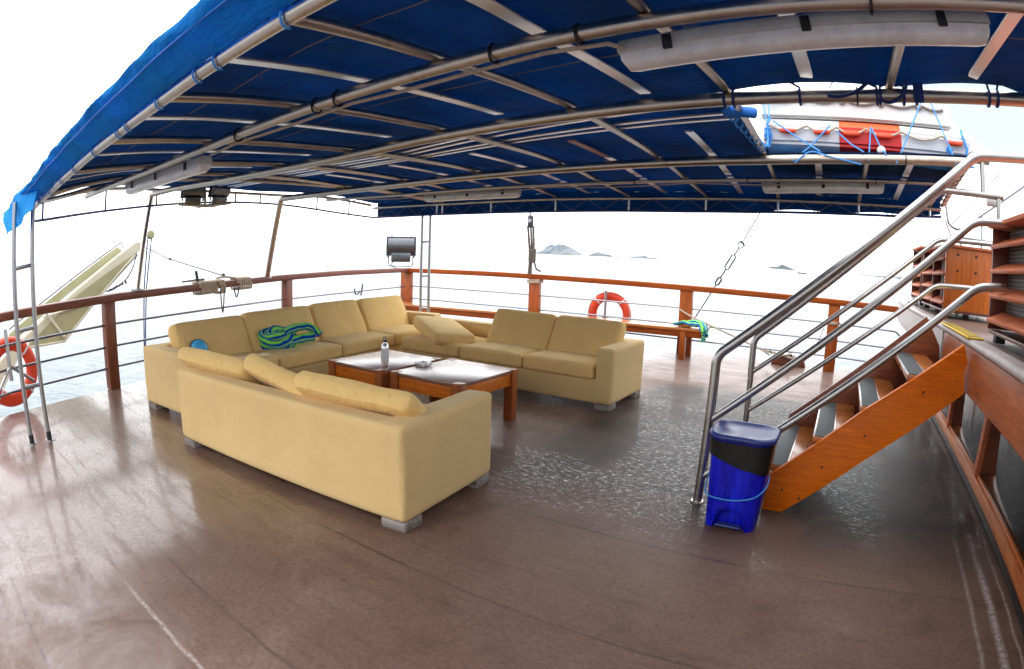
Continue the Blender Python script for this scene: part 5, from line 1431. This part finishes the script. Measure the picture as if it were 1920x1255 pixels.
# ------------------------------------------------------------------ rigging on the side rail
def build_tackle():
    x, y = -5.15, 8.55
    t = thing('rope_tackle', 'dark pulley block and bound rope hanging above the side rail', 'tackle', (x, y, 1.07))
    part(t, 'hook', tube([(x - .04, y, 2.14), (x - .03, y, 2.06)], .012, 8), 'dark_steel', world=True)
    bm = box((x - .025, y, 1.98), (.105, .08, .22), .035, 3); bl = part(t, 'block', bm, 'dark_steel', world=True)
    bm = BM(); add_lathe(bm, [(0, -.048), (.035, -.048), (.038, -.043), (.038, .043), (.035, .048), (0, .048)], (0, 0, 0), 16); bm.transform(Matrix.Translation((x - .025, y, 1.99)) @ Matrix.Rotation(R(90), 4, 'X')); part(bl, 'sheave', bm, 'chrome_grey', world=True)
    for dx, r_ in ((-.055, .021), (.0, .018), (.05, .021)):
        part(t, 'fall', tube([(x - .02 + dx, y, 1.90), (x + .01 + dx * .9, y, 1.6), (x + .02 + dx * .5, y, 1.34)], r_, 8), 'rope_dark', world=True)
    part(t, 'fall', tube([(x + .045, y, 1.9), (x + .055, y, 1.6), (x + .03, y, 1.44)], .014, 8), 'dark_steel', world=True)
    P = []
    for i in range(90):
        a = i * .7; P.append((x + .03 + .05 * math.cos(a), y + .05 * math.sin(a), 1.50 - .22 * i / 90))
    part(t, 'whipping', tube(P, .019, 6), 'rope_dark', world=True)
    part(t, 'tail', tube([(x + .0, y, 1.32), (x - .01, y, 1.07)], [.03, .04], 8), 'rope_dark', world=True); part(t, 'tail', tube([(x + .06, y, 1.32), (x + .12, y, 1.16), (x + .20, y, 1.13)], .018, 8), 'rope_dark', world=True)
    t2 = thing('rope_lashing', 'pale rope band tied round the side rail post by the tackle', 'lashing', (-5.13, 8.70, .93))
    for k_ in range(3): part(t2, 'turn', tube([(-5.13 + .118 * sx, 8.70 + .07 * sy, .925 + .022 * k_ + .008 * sx) for sx, sy in ((-1, -1), (0, -1.05), (1, -1), (1.05, 0), (1, 1), (-1, 1), (-1.05, 0))], .012, 6, True), 'rope', world=True)
    # stay with turnbuckle
    a, b_ = Vector((-1.28, 8.80, 2.3)), Vector((-2.30, 8.86, .55)); d = (b_ - a).normalized(); f = lambda z: a + d * ((z - a.z) / d.z)
    t3 = thing('rigging_stay', 'slanting wire stay with a turnbuckle beyond the side rail', 'stay', b_)
    part(t3, 'wire', tube([a + (a - b_) * 1.2, f(1.80)], .010, 7), 'dark_steel', world=True)
    sx = Vector((0, 1, 0)).cross(d).normalized()
    part(t3, 'ring', tube([f(1.735) + d * .055 * math.cos(q) + sx * .045 * math.sin(q) for q in [i * math.pi / 8 for i in range(16)]], .011, 7, True), 'dark_steel', world=True)
    part(t3, 'pin', tube([f(1.76) - sx * .07, f(1.76) + sx * .04], .012, 7), 'dark_steel', world=True)
    part(t3, 'screw', tube([f(1.68), f(1.56)], .012, 7), 'dark_steel', world=True)
    P = [f(1.58), f(1.55) + sx * .035, f(1.37) + sx * .035, f(1.34), f(1.37) - sx * .035, f(1.55) - sx * .035]; part(t3, 'turnbuckle', tube(P, .013, 7, True), 'dark_steel', world=True)
    part(t3, 'screw', tube([f(1.35), f(1.2)], .012, 7), 'dark_steel', world=True)
    P = [f(1.22), f(1.19) + sx * .03, f(1.12) + sx * .03, f(1.09), f(1.12) - sx * .03, f(1.19) - sx * .03]; part(t3, 'shackle', tube(P, .016, 7, True), 'dark_steel', world=True)
    part(t3, 'wire', tube([f(1.1), f(.25)], .010, 7), 'dark_steel', world=True)
    # mooring rope from the post to the chock
    t4 = thing('mooring_rope', 'pale mooring rope slanting from the bench-end post to the chock', 'rope', (-2.4, 8.62, .7))
    part(t4, 'strand', tube(smooth_path([(-2.52, 8.62, .70), (-2.25, 8.60, .58), (-1.7, 8.60, .40), (-1.2, 8.62, .23), (-1.02, 8.66, .14)], 6), .014, 7), 'rope', world=True)
    P = [(-1.12 + .55 * i / 40 + .03 * noise.noise(Vector((i * .5, 0, 0))), 8.70 + .05 * noise.noise(Vector((i * .5, 3, 0))), .20 - .09 * i / 40 + .03 * noise.noise(Vector((i * .6, 0, 5)))) for i in range(40)]
    part(t4, 'frayed_end', tube(P, .019, 6), 'rope', world=True)
    part(t4, 'strand', tube([(-.62, 8.74, .12), (-.3, 8.72, .38), (-.22, 8.71, .62)], .008, 6), 'rope', world=True)
    P = [(-.08 + .10 * math.cos(q), 8.70 + .07 * math.sin(q), .70) for q in [i * math.pi / 6 for i in range(12)]]
    for k_ in range(2): part(t4, 'post_turn', tube([Vector(p) + Vector((0, 0, .02 * k_)) for p in P], .011, 6, True), 'rope', world=True)
    part(t4, 'loop', tube(smooth_path([(-.30, 8.72, .38), (-.24, 8.70, .44), (-.20, 8.70, .39), (-.28, 8.71, .34)], 4), .008, 6), 'rope', world=True)
    t5 = thing('mooring_chock', 'brown wooden chock on the deck edge under the mooring rope', 'chock', (-.7, 8.78, 0))
    part(t5, 'base', prism([(-1.0, 8.72, .002), (-.45, 8.72, .002), (-.47, 8.72, .085), (-.60, 8.72, .12), (-.72, 8.72, .19), (-.80, 8.72, .17), (-.98, 8.72, .04)], (0, .12, 0), .008), 'wood_stair_dark', True, 35, True)
    part(t5, 'roller', tube([(-.82, 8.70, .15), (-.68, 8.70, .19)], .022, 8), 'steel', world=True)
build_tackle()

# ------------------------------------------------------------------ sea air
def build_haze():
    bm = BM(); add_box(bm, Vector((0, 0, 28.2)), (70000, 70000, 63.6), 0)
    m = bpy.data.materials.new('sea_air'); m.use_nodes = True; n = m.node_tree; n.nodes.clear()
    v = n.nodes.new('ShaderNodeVolumePrincipled'); v.inputs['Color'].default_value = (.93, .96, 1, 1); v.inputs['Density'].default_value = .00016; v.inputs['Anisotropy'].default_value = .3
    o = n.nodes.new('ShaderNodeOutputMaterial'); n.links.new(v.outputs[0], o.inputs['Volume']); MT['haze'] = m
    ob = link(bpy.data.objects.new('haze', set_mesh('haze', bm, 'haze', False))); ob['kind'] = 'stuff'
build_haze()

# ------------------------------------------------------------------ islands and the far boat
def island(label, az0, az1, dist, heights, mat, seed, depth=.25):
    """heights: (fraction along, metres); a ridge with rough flanks standing in the sea."""
    bm = BM(); nu, nv = 90, 14; g = []
    a0, a1 = R(az0), R(az1); mid = (a0 + a1) / 2
    c = Vector((math.sin(mid) * dist, math.cos(mid) * dist, -2.4))
    wdt = 2 * dist * math.sin((a1 - a0) / 2); dp = wdt * depth
    right = Vector((math.cos(mid), -math.sin(mid), 0)); fw = Vector((math.sin(mid), math.cos(mid), 0))
    for j in range(nv + 1):
        row = []
        for i in range(nu + 1):
            u = i / nu; v = j / nv * 2 - 1
            h = lerp_list(heights, u); taper = max(0, 1 - abs(v) ** 1.8)
            q = Vector((u * wdt / 40, v * dp / 40, seed)); nz = .5 + .5 * noise.fractal(q, 1.0, 2.1, 5)
            z = h * taper * (.62 + .6 * nz) - .6
            row.append(bm.verts.new(right * (u - .5) * wdt + fw * v * dp + Vector((0, 0, z))))
        g.append(row)
    for j in range(nv):
        for i in range(nu): bm.faces.new((g[j][i], g[j][i + 1], g[j + 1][i + 1], g[j + 1][i]))
    bm.transform(Matrix.Translation(c))
    o = single('island', bm, mat, label, 'island', c, 'small islands on the horizon', 'structure', True, 80)
island('tall pale rocky island on the horizon right of the tackle', -30.6, -26.0, 1500, [(0, 4), (.12, 9), (.25, 24), (.45, 31), (.6, 30), (.78, 20), (.95, 9), (1, 1)], 'rock', 1.0)
island('low string of pale islets trailing from the tall island', -25.6, -22.2, 1500, [(0, 0), (.2, 8), (.35, 12), (.5, 9), (.7, 6), (.8, 1), (.9, 4), (1, 0)], 'rock', 2.0, .12)
island('faint long flat islet in the middle of the horizon', -21.6, -18.0, 1600, [(0, 0), (.1, 3), (.35, 7), (.5, 10), (.62, 4), (.75, 5), (1, 0)], 'rock', 3.0, .12)
island('small dark green islet above the side rail', -7.7, -4.7, 900, [(0, 1), (.2, 4), (.38, 5), (.52, 9.5), (.7, 6), (1, 1)], 'rock_dark', 4.0)
island('long faint grey coast behind the stair handrails', .3, 9.5, 1900, [(0, 2), (.3, 5), (.6, 9), (.8, 13), (1, 15)], 'rock', 5.0, .1)
def far_boat():
    a = R(-4.1); c = Vector((math.sin(a) * 420, math.cos(a) * 420, -2.4))
    t = thing('boat', 'small pale boat on the water beside the dark islet', 'boat', c, 0)
    bm = BM(); add_prism(bm, [(-3.4, 0, .1), (3.0, 0, .1), (4.0, 0, 1.3), (2.4, 0, 1.0), (-3.4, 0, 1.0)], (0, 1.6, 0)); part(t, 'hull', bm, 'dark_steel', False)
    part(t, 'roof', box((-.8, .8, 2.0), (4.6, 1.7, .15), .02), 'white'); 
    for x in (-2.8, 1.2): part(t, 'post', box((x, .8, 1.45), (.12, 1.5, .95), .01), 'white')
far_boat()
